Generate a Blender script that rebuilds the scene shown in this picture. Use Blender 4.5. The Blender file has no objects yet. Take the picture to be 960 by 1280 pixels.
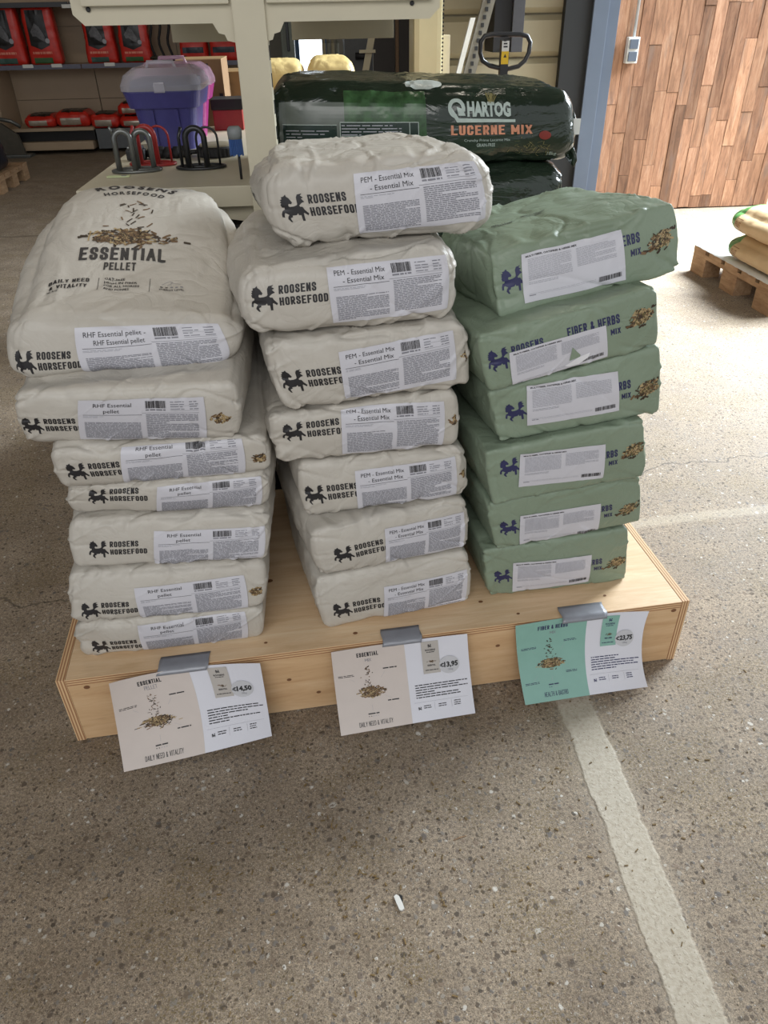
import bpy, bmesh, math, random
import numpy as np
from mathutils import Vector, Matrix
random.seed(7)
SC = bpy.context.scene
COL = SC.collection
PI = math.pi

# ---------------------------------------------------------------- camera
EYE = np.array([0.0, 0.0, 1.28])
FPX = 921.4
CR = np.array([0.996963, -0.076008, -0.016957])
CD = np.array([-0.056694, -0.559099, -0.827160])
CF = np.array([0.053390, 0.825609, -0.561711])
cam = bpy.data.objects.new('camera', bpy.data.cameras.new('camera'))
COL.objects.link(cam)
mw = Matrix.Identity(4)
for i in range(3):
    mw[i][0] = CR[i]; mw[i][1] = -CD[i]; mw[i][2] = -CF[i]; mw[i][3] = EYE[i]
cam.matrix_world = mw
cam.data.sensor_fit = 'VERTICAL'; cam.data.sensor_height = 36.0
cam.data.lens = FPX / 1280 * 36.0
cam.data.clip_start = 0.02
SC.camera = cam

# ---------------------------------------------------------------- light
w = bpy.data.worlds.new('World'); SC.world = w; w.use_nodes = True
bgn = w.node_tree.nodes['Background']
bgn.inputs[0].default_value = (0.92, 0.96, 1.0, 1); bgn.inputs[1].default_value = 0.85
def area(name, loc, target, sx, sy, power, colr):
    L = bpy.data.lights.new(name, 'AREA'); L.shape = 'RECTANGLE'; L.size = sx; L.size_y = sy
    L.energy = power; L.color = colr
    o = bpy.data.objects.new(name, L); COL.objects.link(o)
    o.location = loc
    o.rotation_euler = (Vector(target) - Vector(loc)).to_track_quat('-Z', 'Y').to_euler()
    return o
area('doorway_daylight', (4.5, 4.8, 2.6), (2.3, 4.2, 0.0), 2.6, 2.8, 500, (0.86, 0.94, 1.0)).data.spread = math.radians(92)
area('front_daylight', (-0.7, -2.4, 3.0), (0.2, 1.4, 0.4), 3.4, 1.8, 66, (1.0, 0.98, 0.95))
area('ceiling_lamp', (-2.6, 6.0, 4.3), (-2.6, 6.2, 0), 2.5, 0.3, 20, (1.0, 0.86, 0.68))
area('ceiling_lamp', (0.0, 2.8, 4.3), (0.0, 2.8, 0), 2.5, 0.3, 30, (1.0, 0.90, 0.76))
SC.view_settings.view_transform = 'Standard'
SC.view_settings.look = 'None'
SC.view_settings.gamma = 1.0
SC.view_settings.use_curve_mapping = False
SC.view_settings.exposure = 0.0

# ---------------------------------------------------------------- helpers
def ray(x, y):
    return CR * ((x - 480) / FPX) + CD * ((y - 640) / FPX) + CF
def at(x, y, v):
    d = ray(x, y); return EYE + d * (v / d[1])
def atz(x, y, z):
    d = ray(x, y); return EYE + d * ((z - EYE[2]) / d[2])
def lin(c):
    return tuple(((v / 255) / 12.92 if v / 255 <= 0.04045 else ((v / 255 + 0.055) / 1.055) ** 2.4) for v in c[:3]) + (1.0,)
LOCAL = set()
def thing(name, label, cat, loc=(0, 0, 0), rotz=0, group=None):
    o = bpy.data.objects.new(name, None); COL.objects.link(o)
    o.empty_display_size = 0.05
    o.location = loc; o.rotation_euler = (0, 0, rotz)
    o['label'] = label; o['category'] = cat
    if group: o['group'] = group
    return o
def tag(o, label=None, cat=None, group=None, kind=None):
    if label: o['label'] = label
    if cat: o['category'] = cat
    if group: o['group'] = group
    if kind: o['kind'] = kind
    return o
def link(name, me, mats, parent=None, smooth=False):
    o = bpy.data.objects.new(name, me); COL.objects.link(o)
    if not isinstance(mats, (list, tuple)): mats = [mats]
    if not me.materials:
        for m in mats: me.materials.append(m)
    if smooth:
        me.polygons.foreach_set('use_smooth', [True] * len(me.polygons))
    if parent:
        o.parent = parent
        # children of placed empties are given in world space: undo the parent's placement
        if parent.type == 'EMPTY' and parent.name not in LOCAL:
            o.matrix_parent_inverse = PMAT(parent).inverted()
    return o
def PMAT(p):
    return Matrix.Translation(p.location) @ p.rotation_euler.to_matrix().to_4x4()
def pydata(name, V, F, mats, parent=None, smooth=False, mi=None):
    me = bpy.data.meshes.new(name)
    me.from_pydata([tuple(map(float, v)) for v in V], [], F)
    if not isinstance(mats, (list, tuple)): mats = [mats]
    for m in mats: me.materials.append(m)
    if mi is not None: me.polygons.foreach_set('material_index', mi)
    me.update()
    return link(name, me, mats, parent, smooth)
class MB:
    """collects shapes that belong to one mesh"""
    def __init__(s): s.bm = bmesh.new()
    def box(s, a, b, bev=0.0):
        a, b = [min(p, q) for p, q in zip(a, b)], [max(p, q) for p, q in zip(a, b)]
        m = Matrix.Translation([(p + q) / 2 for p, q in zip(a, b)]) @ Matrix.Diagonal([q - p for p, q in zip(a, b)] + [1])
        r = bmesh.ops.create_cube(s.bm, size=1, matrix=m)
        if bev > 0:
            ed = list({e for v in r['verts'] for e in v.link_edges})
            bmesh.ops.bevel(s.bm, geom=ed, offset=bev, segments=2, affect='EDGES', profile=0.7)
        return s
    def tube(s, pts, rad, n=10, closed=False):
        pts = [Vector(p) for p in pts]; N = len(pts); rings = []
        up = Vector((0.13, 0.21, 0.97)); prev = None
        for i, p in enumerate(pts):
            if closed: d = pts[(i + 1) % N] - pts[i - 1]
            else: d = pts[min(i + 1, N - 1)] - pts[max(i - 1, 0)]
            d.normalize()
            u = prev - d * prev.dot(d) if prev is not None else (up - d * up.dot(d))
            if u.length < 1e-4: u = Vector((1, 0, 0)) - d * d.x
            u.normalize(); v = d.cross(u); prev = u
            r = rad[i] if isinstance(rad, (list, tuple)) else rad
            rings.append([s.bm.verts.new(p + (u * math.cos(2 * PI * k / n) + v * math.sin(2 * PI * k / n)) * r) for k in range(n)])
        for i in range(N if closed else N - 1):
            A, B = rings[i], rings[(i + 1) % N]
            for k in range(n): s.bm.faces.new((A[k], A[(k + 1) % n], B[(k + 1) % n], B[k]))
        if not closed:
            s.bm.faces.new(rings[0][::-1]); s.bm.faces.new(rings[-1])
        return s
    def lathe(s, prof, c=(0, 0, 0), n=24):
        rings = [[s.bm.verts.new((c[0] + r * math.cos(2 * PI * k / n), c[1] + r * math.sin(2 * PI * k / n), c[2] + z)) for k in range(n)] for r, z in prof]
        for A, B in zip(rings, rings[1:]):
            for k in range(n): s.bm.faces.new((A[k], A[(k + 1) % n], B[(k + 1) % n], B[k]))
        s.bm.faces.new(rings[0][::-1]); s.bm.faces.new(rings[-1])
        return s
    def prism(s, poly, d):
        d = Vector(d)
        A = [s.bm.verts.new(Vector(p)) for p in poly]; B = [s.bm.verts.new(Vector(p) + d) for p in poly]
        n = len(A)
        s.bm.faces.new(A[::-1]); s.bm.faces.new(B)
        for i in range(n): s.bm.faces.new((A[i], A[(i + 1) % n], B[(i + 1) % n], B[i]))
        return s
    def build(s, name, mats, parent=None, smooth=False):
        bmesh.ops.recalc_face_normals(s.bm, faces=s.bm.faces)
        me = bpy.data.meshes.new(name); s.bm.to_mesh(me); s.bm.free()
        return link(name, me, mats, parent, smooth)

# ---------------------------------------------------------------- materials
class NT:
    def __init__(s, name):
        s.m = bpy.data.materials.new(name); s.m.use_nodes = True
        s.t = s.m.node_tree; s.b = s.t.nodes['Principled BSDF']; s.co = None
    def n(s, typ, **kw):
        nd = s.t.nodes.new(typ)
        for k, v in kw.items():
            if k.startswith('i_'):
                key = k[2:]; key = int(key) if key.isdigit() else key.replace('_', ' ')
                s.put(nd.inputs[key], v)
            else: setattr(nd, k, v)
        return nd
    def put(s, sock, v):
        if isinstance(v, bpy.types.NodeSocket): s.t.links.new(v, sock)
        elif isinstance(v, bpy.types.Node): s.t.links.new(v.outputs[0], sock)
        else: sock.default_value = v
    def obj(s, scale=(1, 1, 1), loc=(0, 0, 0), rot=(0, 0, 0)):
        if s.co is None: s.co = s.n('ShaderNodeTexCoord')
        mp = s.n('ShaderNodeMapping'); s.put(mp.inputs[0], s.co.outputs['Object'])
        mp.inputs['Scale'].default_value = scale; mp.inputs['Location'].default_value = loc; mp.inputs['Rotation'].default_value = rot
        return mp.outputs[0]
    def noise(s, sc, det=3, co=None, rough=0.55, dist=0):
        nd = s.n('ShaderNodeTexNoise'); s.put(nd.inputs['Vector'], co if co is not None else s.obj())
        nd.inputs['Scale'].default_value = sc; nd.inputs['Detail'].default_value = det
        nd.inputs['Roughness'].default_value = rough; nd.inputs['Distortion'].default_value = dist
        return nd.outputs[0]
    def vor(s, sc, co=None, feature='F1', rnd=1.0):
        nd = s.n('ShaderNodeTexVoronoi', feature=feature); s.put(nd.inputs['Vector'], co if co is not None else s.obj())
        nd.inputs['Scale'].default_value = sc; nd.inputs['Randomness'].default_value = rnd
        return nd
    def math(s, op, a, b=0.0, c=0.0, clamp=False):
        nd = s.n('ShaderNodeMath', operation=op, use_clamp=clamp)
        for i, v in enumerate((a, b, c)): s.put(nd.inputs[i], v)
        return nd.outputs[0]
    def ramp(s, fac, stops):
        nd = s.n('ShaderNodeValToRGB'); s.put(nd.inputs[0], fac); cr = nd.color_ramp
        while len(cr.elements) < len(stops): cr.elements.new(0.5)
        for e, (p, c) in zip(cr.elements, stops):
            e.position = p; e.color = c if len(c) == 4 else tuple(c) + (1,)
        return nd.outputs[0]
    def mix(s, fac, a, b, mode='MIX'):
        nd = s.n('ShaderNodeMix', data_type='RGBA', blend_type=mode)
        s.put(nd.inputs[0], fac); s.put(nd.inputs[6], a); s.put(nd.inputs[7], b)
        return nd.outputs[2]
    def step(s, x, a, b):
        nd = s.n('ShaderNodeMapRange', interpolation_type='SMOOTHSTEP'); s.put(nd.inputs[0], x)
        nd.inputs[1].default_value = a; nd.inputs[2].default_value = b
        return nd.outputs[0]
    def bump(s, h, strength=0.3, dist=0.01, prev=None):
        nd = s.n('ShaderNodeBump'); s.put(nd.inputs['Height'], h)
        nd.inputs['Strength'].default_value = strength; nd.inputs['Distance'].default_value = dist
        if prev is not None: s.put(nd.inputs['Normal'], prev)
        return nd.outputs[0]
    def done(s, color=None, rough=0.6, metal=0.0, normal=None, spec=None, coat=0.0, trans=0.0, alpha=None, emis=None, es=0):
        b = s.b
        if color is not None: s.put(b.inputs['Base Color'], color)
        s.put(b.inputs['Roughness'], rough); s.put(b.inputs['Metallic'], metal)
        if normal is not None: s.put(b.inputs['Normal'], normal)
        if spec is not None: s.put(b.inputs['Specular IOR Level'], spec)
        if coat: b.inputs['Coat Weight'].default_value = coat
        if trans: b.inputs['Transmission Weight'].default_value = trans
        if alpha is not None: s.put(b.inputs['Alpha'], alpha)
        if emis is not None:
            b.inputs['Emission Color'].default_value = emis; b.inputs['Emission Strength'].default_value = es
        return s.m
def plain(name, c, rough=0.6, metal=0.0, var=0.08, sc=30, bump=0.0, spec=None, coat=0.0):
    """flat colour with a little procedural mottling"""
    t = NT(name); c = lin(c); f = t.noise(sc, 4)
    lo = tuple(v * (1 - var) for v in c[:3]) + (1,); hi = tuple(min(1, v * (1 + var)) for v in c[:3]) + (1,)
    nrm = t.bump(t.noise(sc * 4, 3), bump, 0.002) if bump else None
    return t.done(t.ramp(f, [(0.3, lo), (0.7, hi)]), rough, metal, nrm, spec, coat)

def mat_sack(name, c, c2, rough=0.42, bs=0.5):
    t = NT(name)
    f = t.noise(6, 5)
    g = t.noise(60, 3, dist=1.5)
    col = t.mix(t.math('MULTIPLY', g, 0.25), t.ramp(f, [(0.3, lin(c)), (0.72, lin(c2))]), lin([v * 0.88 for v in c]))
    wr = t.noise(14, 5, rough=0.6, dist=0.8)
    wr2 = t.math('ABSOLUTE', t.math('SUBTRACT', t.noise(11, 3, dist=1.0), 0.5))
    n1 = t.bump(wr, bs, 0.006)
    n2 = t.bump(t.math('POWER', t.math('SUBTRACT', 1.0, t.math('MULTIPLY', wr2, 3.0, clamp=True)) if False else t.math('MINIMUM', t.math('MULTIPLY', wr2, 9.0), 1.0), 0.6), bs * 0.7, 0.0022, n1)
    return t.done(col, rough, 0, n2, 0.35)
M_SACKW = mat_sack('white_sack_paper', (186, 180, 170), (196, 191, 182))
M_SACKG = mat_sack('green_sack_paper', (128, 142, 122), (138, 153, 134), 0.38)
M_LABEL = plain('label_paper', (200, 199, 206), 0.45, var=0.02)
M_INK = plain('black_ink', (38, 37, 40), 0.5, var=0.1)
M_INKG = plain('grey_ink', (124, 124, 132), 0.5, var=0.05)
M_INKL = plain('pale_grey_ink', (158, 158, 166), 0.5, var=0.05)
M_BLUE = plain('dark_blue_ink', (42, 44, 84), 0.5, var=0.1)
M_PEL = [plain('pellet_brown', (112, 86, 58), 0.6), plain('pellet_dark', (56, 42, 28), 0.6), plain('pellet_straw', (170, 148, 108), 0.6), plain('pellet_olive', (96, 88, 50), 0.6)]

def mat_floor():
    t = NT('worn_aggregate_concrete')
    co = t.obj()
    sx = t.n('ShaderNodeSeparateXYZ'); t.put(sx.inputs[0], co)
    X, Y = sx.outputs[0], sx.outputs[1]
    big = t.noise(1.1, 4); mid = t.noise(7, 5); fine = t.noise(160, 4, rough=0.7); grit = t.noise(520, 2)
    base = t.ramp(mid, [(0.25, lin((118, 105, 90))), (0.5, lin((138, 125, 109))), (0.75, lin((155, 142, 126)))])
    base = t.mix(t.math('MULTIPLY', t.step(big, 0.35, 0.7), 0.35), base, lin((134, 120, 102)))
    base = t.mix(0.85, base, t.ramp(fine, [(0.3, (0.22, 0.2, 0.18)), (0.5, (0.5, 0.5, 0.5)), (0.7, (0.80, 0.78, 0.74))]), 'OVERLAY')
    base = t.mix(0.6, base, t.ramp(grit, [(0.35, (0.2, 0.2, 0.2)), (0.65, (0.8, 0.8, 0.8))]), 'OVERLAY')
    # exposed pebbles, three sizes
    wco = t.n('ShaderNodeVectorMath', operation='ADD')
    nz = t.n('ShaderNodeTexNoise'); t.put(nz.inputs['Vector'], co); nz.inputs['Scale'].default_value = 60
    sc_ = t.n('ShaderNodeVectorMath', operation='SCALE'); t.put(sc_.inputs[0], nz.outputs[1]); sc_.inputs['Scale'].default_value = 0.012
    t.put(wco.inputs[0], co); t.put(wco.inputs[1], sc_.outputs[0])
    wco = wco.outputs[0]
    hgt = t.math('MULTIPLY', fine, 0.3)
    for scale, keep, rad in ((52, 0.42, 0.42), (96, 0.6, 0.40), (200, 0.55, 0.38), (330, 0.5, 0.4)):
        v = t.vor(scale, wco)
        sp = t.n('ShaderNodeSeparateColor'); t.put(sp.inputs[0], v.outputs['Color'])
        sel = t.math('LESS_THAN', sp.outputs[0], keep)
        r = t.math('MULTIPLY', t.math('ADD', sp.outputs[2], 0.55), rad * 0.75)
        inside = t.math('SUBTRACT', 1.0, t.step(t.math('DIVIDE', v.outputs['Distance'], r), 0.7, 1.1))
        msk = t.math('MULTIPLY', t.math('MULTIPLY', sel, inside), 0.92)
        pc = t.ramp(sp.outputs[1], [(0.0, lin((70, 62, 54))), (0.3, lin((98, 86, 74))), (0.55, lin((126, 110, 94))), (0.75, lin((96, 92, 90))), (0.93, lin((150, 142, 130))), (1.0, lin((200, 196, 188)))])
        base = t.mix(msk, base, pc)
        hgt = t.math('ADD', hgt, t.math('MULTIPLY', msk, 0.35))
    # spilled meal, olive brown patches
    sp1 = t.math('MULTIPLY', t.step(t.noise(5, 3), 0.48, 0.62), t.step(t.noise(240, 2), 0.5, 0.62))
    base = t.mix(t.math('MULTIPLY', sp1, 0.6), base, lin((112, 96, 58)))
    # pale filled joint running towards the camera
    wob = t.math('MULTIPLY', t.math('SUBTRACT', t.noise(7, 4), 0.5), 0.02)
    wob2 = t.math('MULTIPLY', t.math('SUBTRACT', t.noise(45, 4), 0.5), 0.012)
    dx = t.math('ABSOLUTE', t.math('ADD', t.math('ADD', t.math('SUBTRACT', X, t.math('MULTIPLY_ADD', Y, -0.02, 0.508)), wob), wob2))
    j1 = t.math('SUBTRACT', 1.0, t.step(dx, 0.036, 0.042))
    j1 = t.math('MULTIPLY', j1, t.math('SUBTRACT', 1.0, t.step(Y, 1.55, 1.75)))
    halo = t.math('MULTIPLY', t.math('SUBTRACT', 1.0, t.step(dx, 0.02, 0.075)), t.math('SUBTRACT', 1.0, t.step(Y, 1.4, 1.75)))
    jc = t.ramp(t.noise(120, 4), [(0.25, lin((156, 145, 128))), (0.5, lin((176, 167, 151))), (0.8, lin((188, 180, 166)))])
    base = t.mix(t.math('MULTIPLY', halo, 0.35), base, jc)
    sprk = t.math('LESS_THAN', t.vor(110, wco).outputs['Distance'], 0.13)
    jc = t.mix(t.math('MULTIPLY', sprk, 0.7), jc, lin((110, 98, 78)))
    base = t.mix(t.math('MULTIPLY', j1, 0.92), base, jc)
    # cross joints and cracks
    def line(expr, wd, colr, k):
        nonlocal base
        m = t.math('MULTIPLY', t.math('SUBTRACT', 1.0, t.step(t.math('ABSOLUTE', expr), wd * 0.4, wd)), k)
        base = t.mix(m, base, colr)
    wl = t.math('MULTIPLY', t.math('SUBTRACT', t.noise(3, 5), 0.5), 0.12)
    right = t.step(X, 0.6, 0.8)
    jx = t.math('ADD', t.math('SUBTRACT', Y, t.math('ADD', t.math('MULTIPLY', X, 0.09), 1.665)), t.math('MULTIPLY', wl, 0.25))
    line(jx, 0.03, lin((190, 180, 162)), t.math('MULTIPLY', right, 0.28))
    wl2 = t.math('MULTIPLY', t.math('SUBTRACT', t.noise(4.5, 6), 0.5), 0.3)
    line(t.math('ADD', t.math('SUBTRACT', Y, t.math('ADD', t.math('MULTIPLY', X, 0.24), 1.78)), wl2), 0.005, lin((70, 62, 54)), t.math('MULTIPLY', right, 0.8))
    left = t.math('SUBTRACT', 1.0, t.step(X, -0.6, -0.4))
    line(t.math('ADD', t.math('SUBTRACT', Y, 5.62), wl), 0.03, lin((82, 72, 60)), t.math('MULTIPLY', left, 0.5))
    line(t.math('ADD', t.math('SUBTRACT', Y, 1.55), wl2), 0.005, lin((76, 68, 58)), t.math('MULTIPLY', left, 0.7))
    n1 = t.bump(hgt, 0.35, 0.004)
    n2 = t.bump(j1, 0.5, 0.004, n1)
    return t.done(base, t.ramp(mid, [(0.3, (0.62,) * 3), (0.7, (0.8,) * 3)]), 0, n2, 0.3)
def mat_wood(name, c1, c2, c3, stretch=(1, 8, 8), sc=6, rough=0.6, dark=0.4, rnd=0.0):
    t = NT(name)
    co = t.obj(stretch)
    if rnd:
        oi = t.n('ShaderNodeObjectInfo')
        ad = t.n('ShaderNodeVectorMath', operation='ADD'); cb = t.n('ShaderNodeCombineXYZ')
        for i in range(3): t.put(cb.inputs[i], t.math('MULTIPLY', oi.outputs['Random'], 37.0 + 11 * i))
        t.put(ad.inputs[0], co); t.put(ad.inputs[1], cb.outputs[0]); co = ad.outputs[0]
    g = t.noise(sc, 6, co, 0.65, 0.6); g2 = t.noise(sc * 6, 3, co, 0.6)
    c = t.ramp(g, [(0.28, lin(c1)), (0.5, lin(c2)), (0.72, lin(c3))])
    c = t.mix(t.math('MULTIPLY', t.step(g2, 0.55, 0.75), dark), c, lin([v * 0.6 for v in c1]))
    if rnd:
        c = t.mix(1.0, c, t.ramp(oi.outputs['Random'], [(0.0, (0.50, 0.46, 0.43)), (0.2, (0.75, 0.66, 0.6)), (0.5, (0.92, 0.86, 0.8)), (0.8, (1.08, 1.0, 0.95)), (1.0, (1.3, 1.22, 1.12))]), 'MULTIPLY')
        st = t.step(t.noise(sc * 0.5, 4, co), 0.56, 0.7)
        c = t.mix(t.math('MULTIPLY', st, 0.6), c, lin((104, 88, 80)))
    return t.done(c, rough, 0, t.bump(g2, 0.2, 0.002), 0.3)
M_FLOOR = mat_floor()
M_PLANK = mat_wood('reclaimed_plank', (112, 86, 70), (156, 120, 96), (180, 148, 124), (7, 7, 1), 5, 0.6, 0.35, 1.0)
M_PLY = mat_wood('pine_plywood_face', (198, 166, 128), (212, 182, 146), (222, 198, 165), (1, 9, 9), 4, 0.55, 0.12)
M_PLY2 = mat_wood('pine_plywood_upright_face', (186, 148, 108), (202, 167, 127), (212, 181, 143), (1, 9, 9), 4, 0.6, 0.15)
M_PALLET = mat_wood('pallet_wood', (134, 106, 80), (160, 130, 100), (182, 152, 120), (9, 1.5, 9), 5, 0.75, 0.3)
def mat_ply_edge(name, axis):
    t = NT(name); co = t.obj()
    sx = t.n('ShaderNodeSeparateXYZ'); t.put(sx.inputs[0], co)
    v = t.math('ADD', sx.outputs[axis], t.math('MULTIPLY', t.noise(18, 3), 0.0016))
    s = t.math('SINE', t.math('MULTIPLY', v, 2 * PI / 0.0060))
    c = t.ramp(t.math('MULTIPLY_ADD', s, 0.5, 0.5), [(0.1, lin((150, 104, 72))), (0.4, lin((188, 148, 108))), (0.8, lin((212, 180, 138)))])
    return t.done(c, 0.7, 0, t.bump(t.noise(90, 3), 0.3, 0.002))
M_EDGEX = mat_ply_edge('plywood_edge_upright', 0)
M_EDGEZ = mat_ply_edge('plywood_edge_flat', 2)
M_CREAM = plain('cream_painted_steel', (190, 182, 160), 0.45, var=0.04, sc=8)
M_CREAM2 = plain('pale_yellow_painted_steel', (200, 190, 150), 0.45, var=0.05, sc=6)
M_CLAD = plain('beige_cladding_sheet', (158, 148, 122), 0.5, var=0.06, sc=4)
M_POST = plain('blue_grey_painted_steel', (80, 89, 103), 0.5, var=0.05, sc=5)
M_DARK = plain('black_rubber', (24, 24, 26), 0.6, var=0.2)
M_BLACKM = plain('black_painted_metal', (30, 31, 34), 0.35, var=0.1)
M_GREYM = plain('grey_hammered_metal', (112, 114, 112), 0.3, 0.6, var=0.1)
M_RED = plain('red_painted_metal', (150, 36, 36), 0.4)
M_TAPE = plain('grey_duct_tape', (138, 140, 147), 0.35, 0.2, var=0.06, sc=40, bump=0.2)
M_PAPER = plain('white_card', (210, 210, 218), 0.35, var=0.01, coat=0.1)
M_PAPERB = plain('beige_print', (198, 187, 180), 0.35, var=0.02, coat=0.1)
M_PAPERG = plain('mint_print', (128, 170, 158), 0.35, var=0.03, coat=0.1)
M_PAPERBAG = plain('beige_grey_print', (176, 170, 164), 0.4, var=0.03)
M_STICK = plain('pale_grey_sticker', (188, 188, 192), 0.4, var=0.03)
M_CARD = plain('brown_cardboard', (138, 108, 76), 0.8, var=0.06)
M_WHITE = plain('white_plastic', (214, 214, 210), 0.4, var=0.03)
M_WALL = plain('grey_plaster', (132, 126, 114), 0.85, var=0.08, sc=3)
M_CEIL = plain('grey_roof_sheet', (120, 120, 118), 0.8, var=0.05, sc=3)

# ---------------------------------------------------------------- noise for the wrinkled sacks
def vnoise(P, seed=0):
    P = np.asarray(P, float); I = np.floor(P).astype(np.int64); f = P - I; f = f * f * f * (f * (f * 6 - 15) + 10)
    def hsh(ix, iy, iz):
        h_ = (ix * 374761393 + iy * 668265263 + iz * 1440662683 + seed * 1274126177) & 0xffffffff
        h_ = ((h_ ^ (h_ >> 13)) * 1274126177) & 0xffffffff
        h_ = (h_ ^ (h_ >> 16)) & 0xffff
        return h_ / 32767.5 - 1.0
    r = 0
    for dx in (0, 1):
        for dy in (0, 1):
            for dz in (0, 1):
                wt = (f[:, 0] if dx else 1 - f[:, 0]) * (f[:, 1] if dy else 1 - f[:, 1]) * (f[:, 2] if dz else 1 - f[:, 2])
                r = r + wt * hsh(I[:, 0] + dx, I[:, 1] + dy, I[:, 2] + dz)
    return r
def sstep(x, a, b):
    x = np.clip((x - a) / (b - a), 0, 1); return x * x * (3 - 2 * x)
class Sack:
    """surface of a filled sack lying flat, its short end face given by four corners (TL, TR, BR, BL)"""
    def __init__(s, c, D, r=(0.02, 0.02, 0.028), rb=0.06, front=0.008, side=0.014, top=0.0, lb=0.0, lt=0.0, amp=1.0, seed=1, shrink=0.0, skew=0.0, crown=0.0, fold=0.0):
        s.c = [np.array(p, float) for p in c]; s.D = D; s.r = r; s.rb = rb
        s.w = (np.linalg.norm(s.c[1] - s.c[0]) + np.linalg.norm(s.c[2] - s.c[3])) / 2
        s.h = (np.linalg.norm(s.c[0] - s.c[3]) + np.linalg.norm(s.c[1] - s.c[2])) / 2
        x = s.c[1] - s.c[0] + s.c[2] - s.c[3]; x[2] = 0; x /= np.linalg.norm(x)
        s.d = np.array([-x[1], x[0], 0]); s.x = x
        s.front_b, s.side_b, s.top_b, s.lb, s.lt = front, side, top, lb, lt
        s.amp, s.seed, s.shrink, s.skew, s.crown, s.fold = amp, seed, shrink, skew, crown, fold
    def surf(s, a, b, c, off=0.0):
        a, b, c = [np.asarray(v, float) for v in np.broadcast_arrays(a, b, c)]
        w, h, D = s.w, s.h, s.D
        p = np.stack([a * w / 2, b * D, c * h / 2], 1)
        rx, ry, rz = s.r
        back = p[:, 1] > D / 2
        RY = np.where(back, s.rb, ry); RX = rx + (s.rb - rx) * sstep(b, 0.6, 1.0)
        RZ = np.minimum(rz + (s.rb - rz) * sstep(b, 0.3, 1.0), h * 0.46)
        q = p.copy()
        q[:, 0] = np.clip(p[:, 0], -(w / 2 - RX), w / 2 - RX)
        q[:, 1] = np.where(back, np.minimum(p[:, 1], D - RY), np.maximum(p[:, 1], RY))
        q[:, 2] = np.clip(p[:, 2], -(h / 2 - RZ), h / 2 - RZ)
        dv = (p - q) / np.stack([RX, RY, RZ], 1)
        L = np.maximum(np.linalg.norm(dv, axis=1), 1e-9)
        mx = np.max(np.abs(dv), axis=1)
        dn = dv / L[:, None]
        p2 = q + dn * np.stack([RX, RY, RZ], 1) * np.minimum(mx, 1)[:, None]
        nrm = dn
        # wrinkles: broad soft undulation, narrow pressed creases, pleats along the upper front edge
        A = s.amp; sd = s.seed
        P = p2
        ea = 1 - np.clip(np.abs(np.abs(a) - 1) * w / 2 / 0.06, 0, 1); ec = 1 - np.clip(np.abs(np.abs(c) - 1) * h / 2 / 0.03, 0, 1); eb = 1 - np.clip(b * D / 0.07, 0, 1)
        isf = (b < 1e-6)
        edge = np.where(isf, np.maximum(ea, ec), np.maximum(eb, 0.45))
        def crease(Q, sd_, wd): return np.clip(1 - np.abs(vnoise(Q, sd_)) / wd, 0, 1) ** 1.4
        disp = 0.0036 * (np.abs(vnoise(P * 8.5 + 3.1, sd)) - 0.3)
        disp = disp - 0.0034 * crease(np.stack([P[:, 0] * 7 + P[:, 2] * 9, P[:, 1] * 11 - P[:, 0] * 7, P[:, 2] * 9 + P[:, 1] * 5], 1), sd + 5, 0.13) * (0.25 + edge)
        disp = disp + 0.0030 * crease(np.stack([P[:, 0] * 9 - P[:, 2] * 12, P[:, 1] * 12 + P[:, 0] * 8, P[:, 2] * 12 - P[:, 0] * 5], 1) + 4.3, sd + 6, 0.11) * (0.15 + edge)
        disp = disp + 0.0009 * vnoise(P * 34, sd + 9) * (0.4 + edge)
        vert = np.stack([P[:, 0] * 48 + vnoise(P * 9, sd + 3) * 1.6, P[:, 1] * 9, P[:, 2] * 7], 1)
        disp = disp + 0.0024 * vnoise(vert, sd + 13) * np.where(isf, sstep(c, 0.45, 0.98), np.where(c > 0, 1 - sstep(b * D, 0.02, 0.16), 0)) * (1 - 0.3 * np.abs(a))
        disp = disp * A
        # gusset fold: a groove halfway up the left end of the front, and one down the corner
        disp = disp - s.fold * 0.0022 * np.where(isf, np.exp(-((c - 0.02) * h / 2 / 0.003) ** 2) * (1 - sstep(a, -0.9, -0.74)), 0)
        disp = disp - s.fold * 0.0020 * np.where(isf, np.exp(-((a + 0.90) * w / 2 / 0.0032) ** 2), 0)
        disp = disp + s.fold * 0.0016 * np.where(isf, np.exp(-((np.abs(a + c * 0.35 + 0.62)) * w / 2 / 0.005) ** 2) * (c < 0) * sstep(-a, 0.5, 0.8), 0)
        p2 = p2 + nrm * (disp + off)[:, None]
        # fullness
        p2[:, 0] += s.side_b * a * (1 - c * c) * np.sin(PI * np.clip(b * 0.9 + 0.1, 0, 1))
        p2[:, 0] *= 1 - s.shrink * sstep(b, 0.35, 1.0)
        p2[:, 0] += s.skew * sstep(b, 0.1, 1.0)
        p2[:, 1] -= s.front_b * (1 - a * a) * (1 - c * c) * (1 - np.clip(b, 0, 1)) ** 4
        full = (1 - a ** 4) * np.sin(PI * np.clip(b * 0.82 + 0.09, 0, 1))
        p2[:, 2] += s.top_b * full * np.where(c > 0, c, 0)
        S = np.clip(p2[:, 0] / w + 0.5, -0.15, 1.15); T = p2[:, 2] / h + 0.5
        c0, c1, c2, c3 = s.c
        W = ((1 - S) * T)[:, None] * c0 + (S * T)[:, None] * c1 + (S * (1 - T))[:, None] * c2 + ((1 - S) * (1 - T))[:, None] * c3
        W = W + p2[:, 1:2] * s.d
        lift = s.lb * (1 - T) + s.lt * T
        W[:, 2] += lift * sstep(b, 0.0, 0.85) + s.crown * np.sin(PI * np.clip(b, 0, 1)) * T * (1 - a ** 2)
        return W
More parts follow.
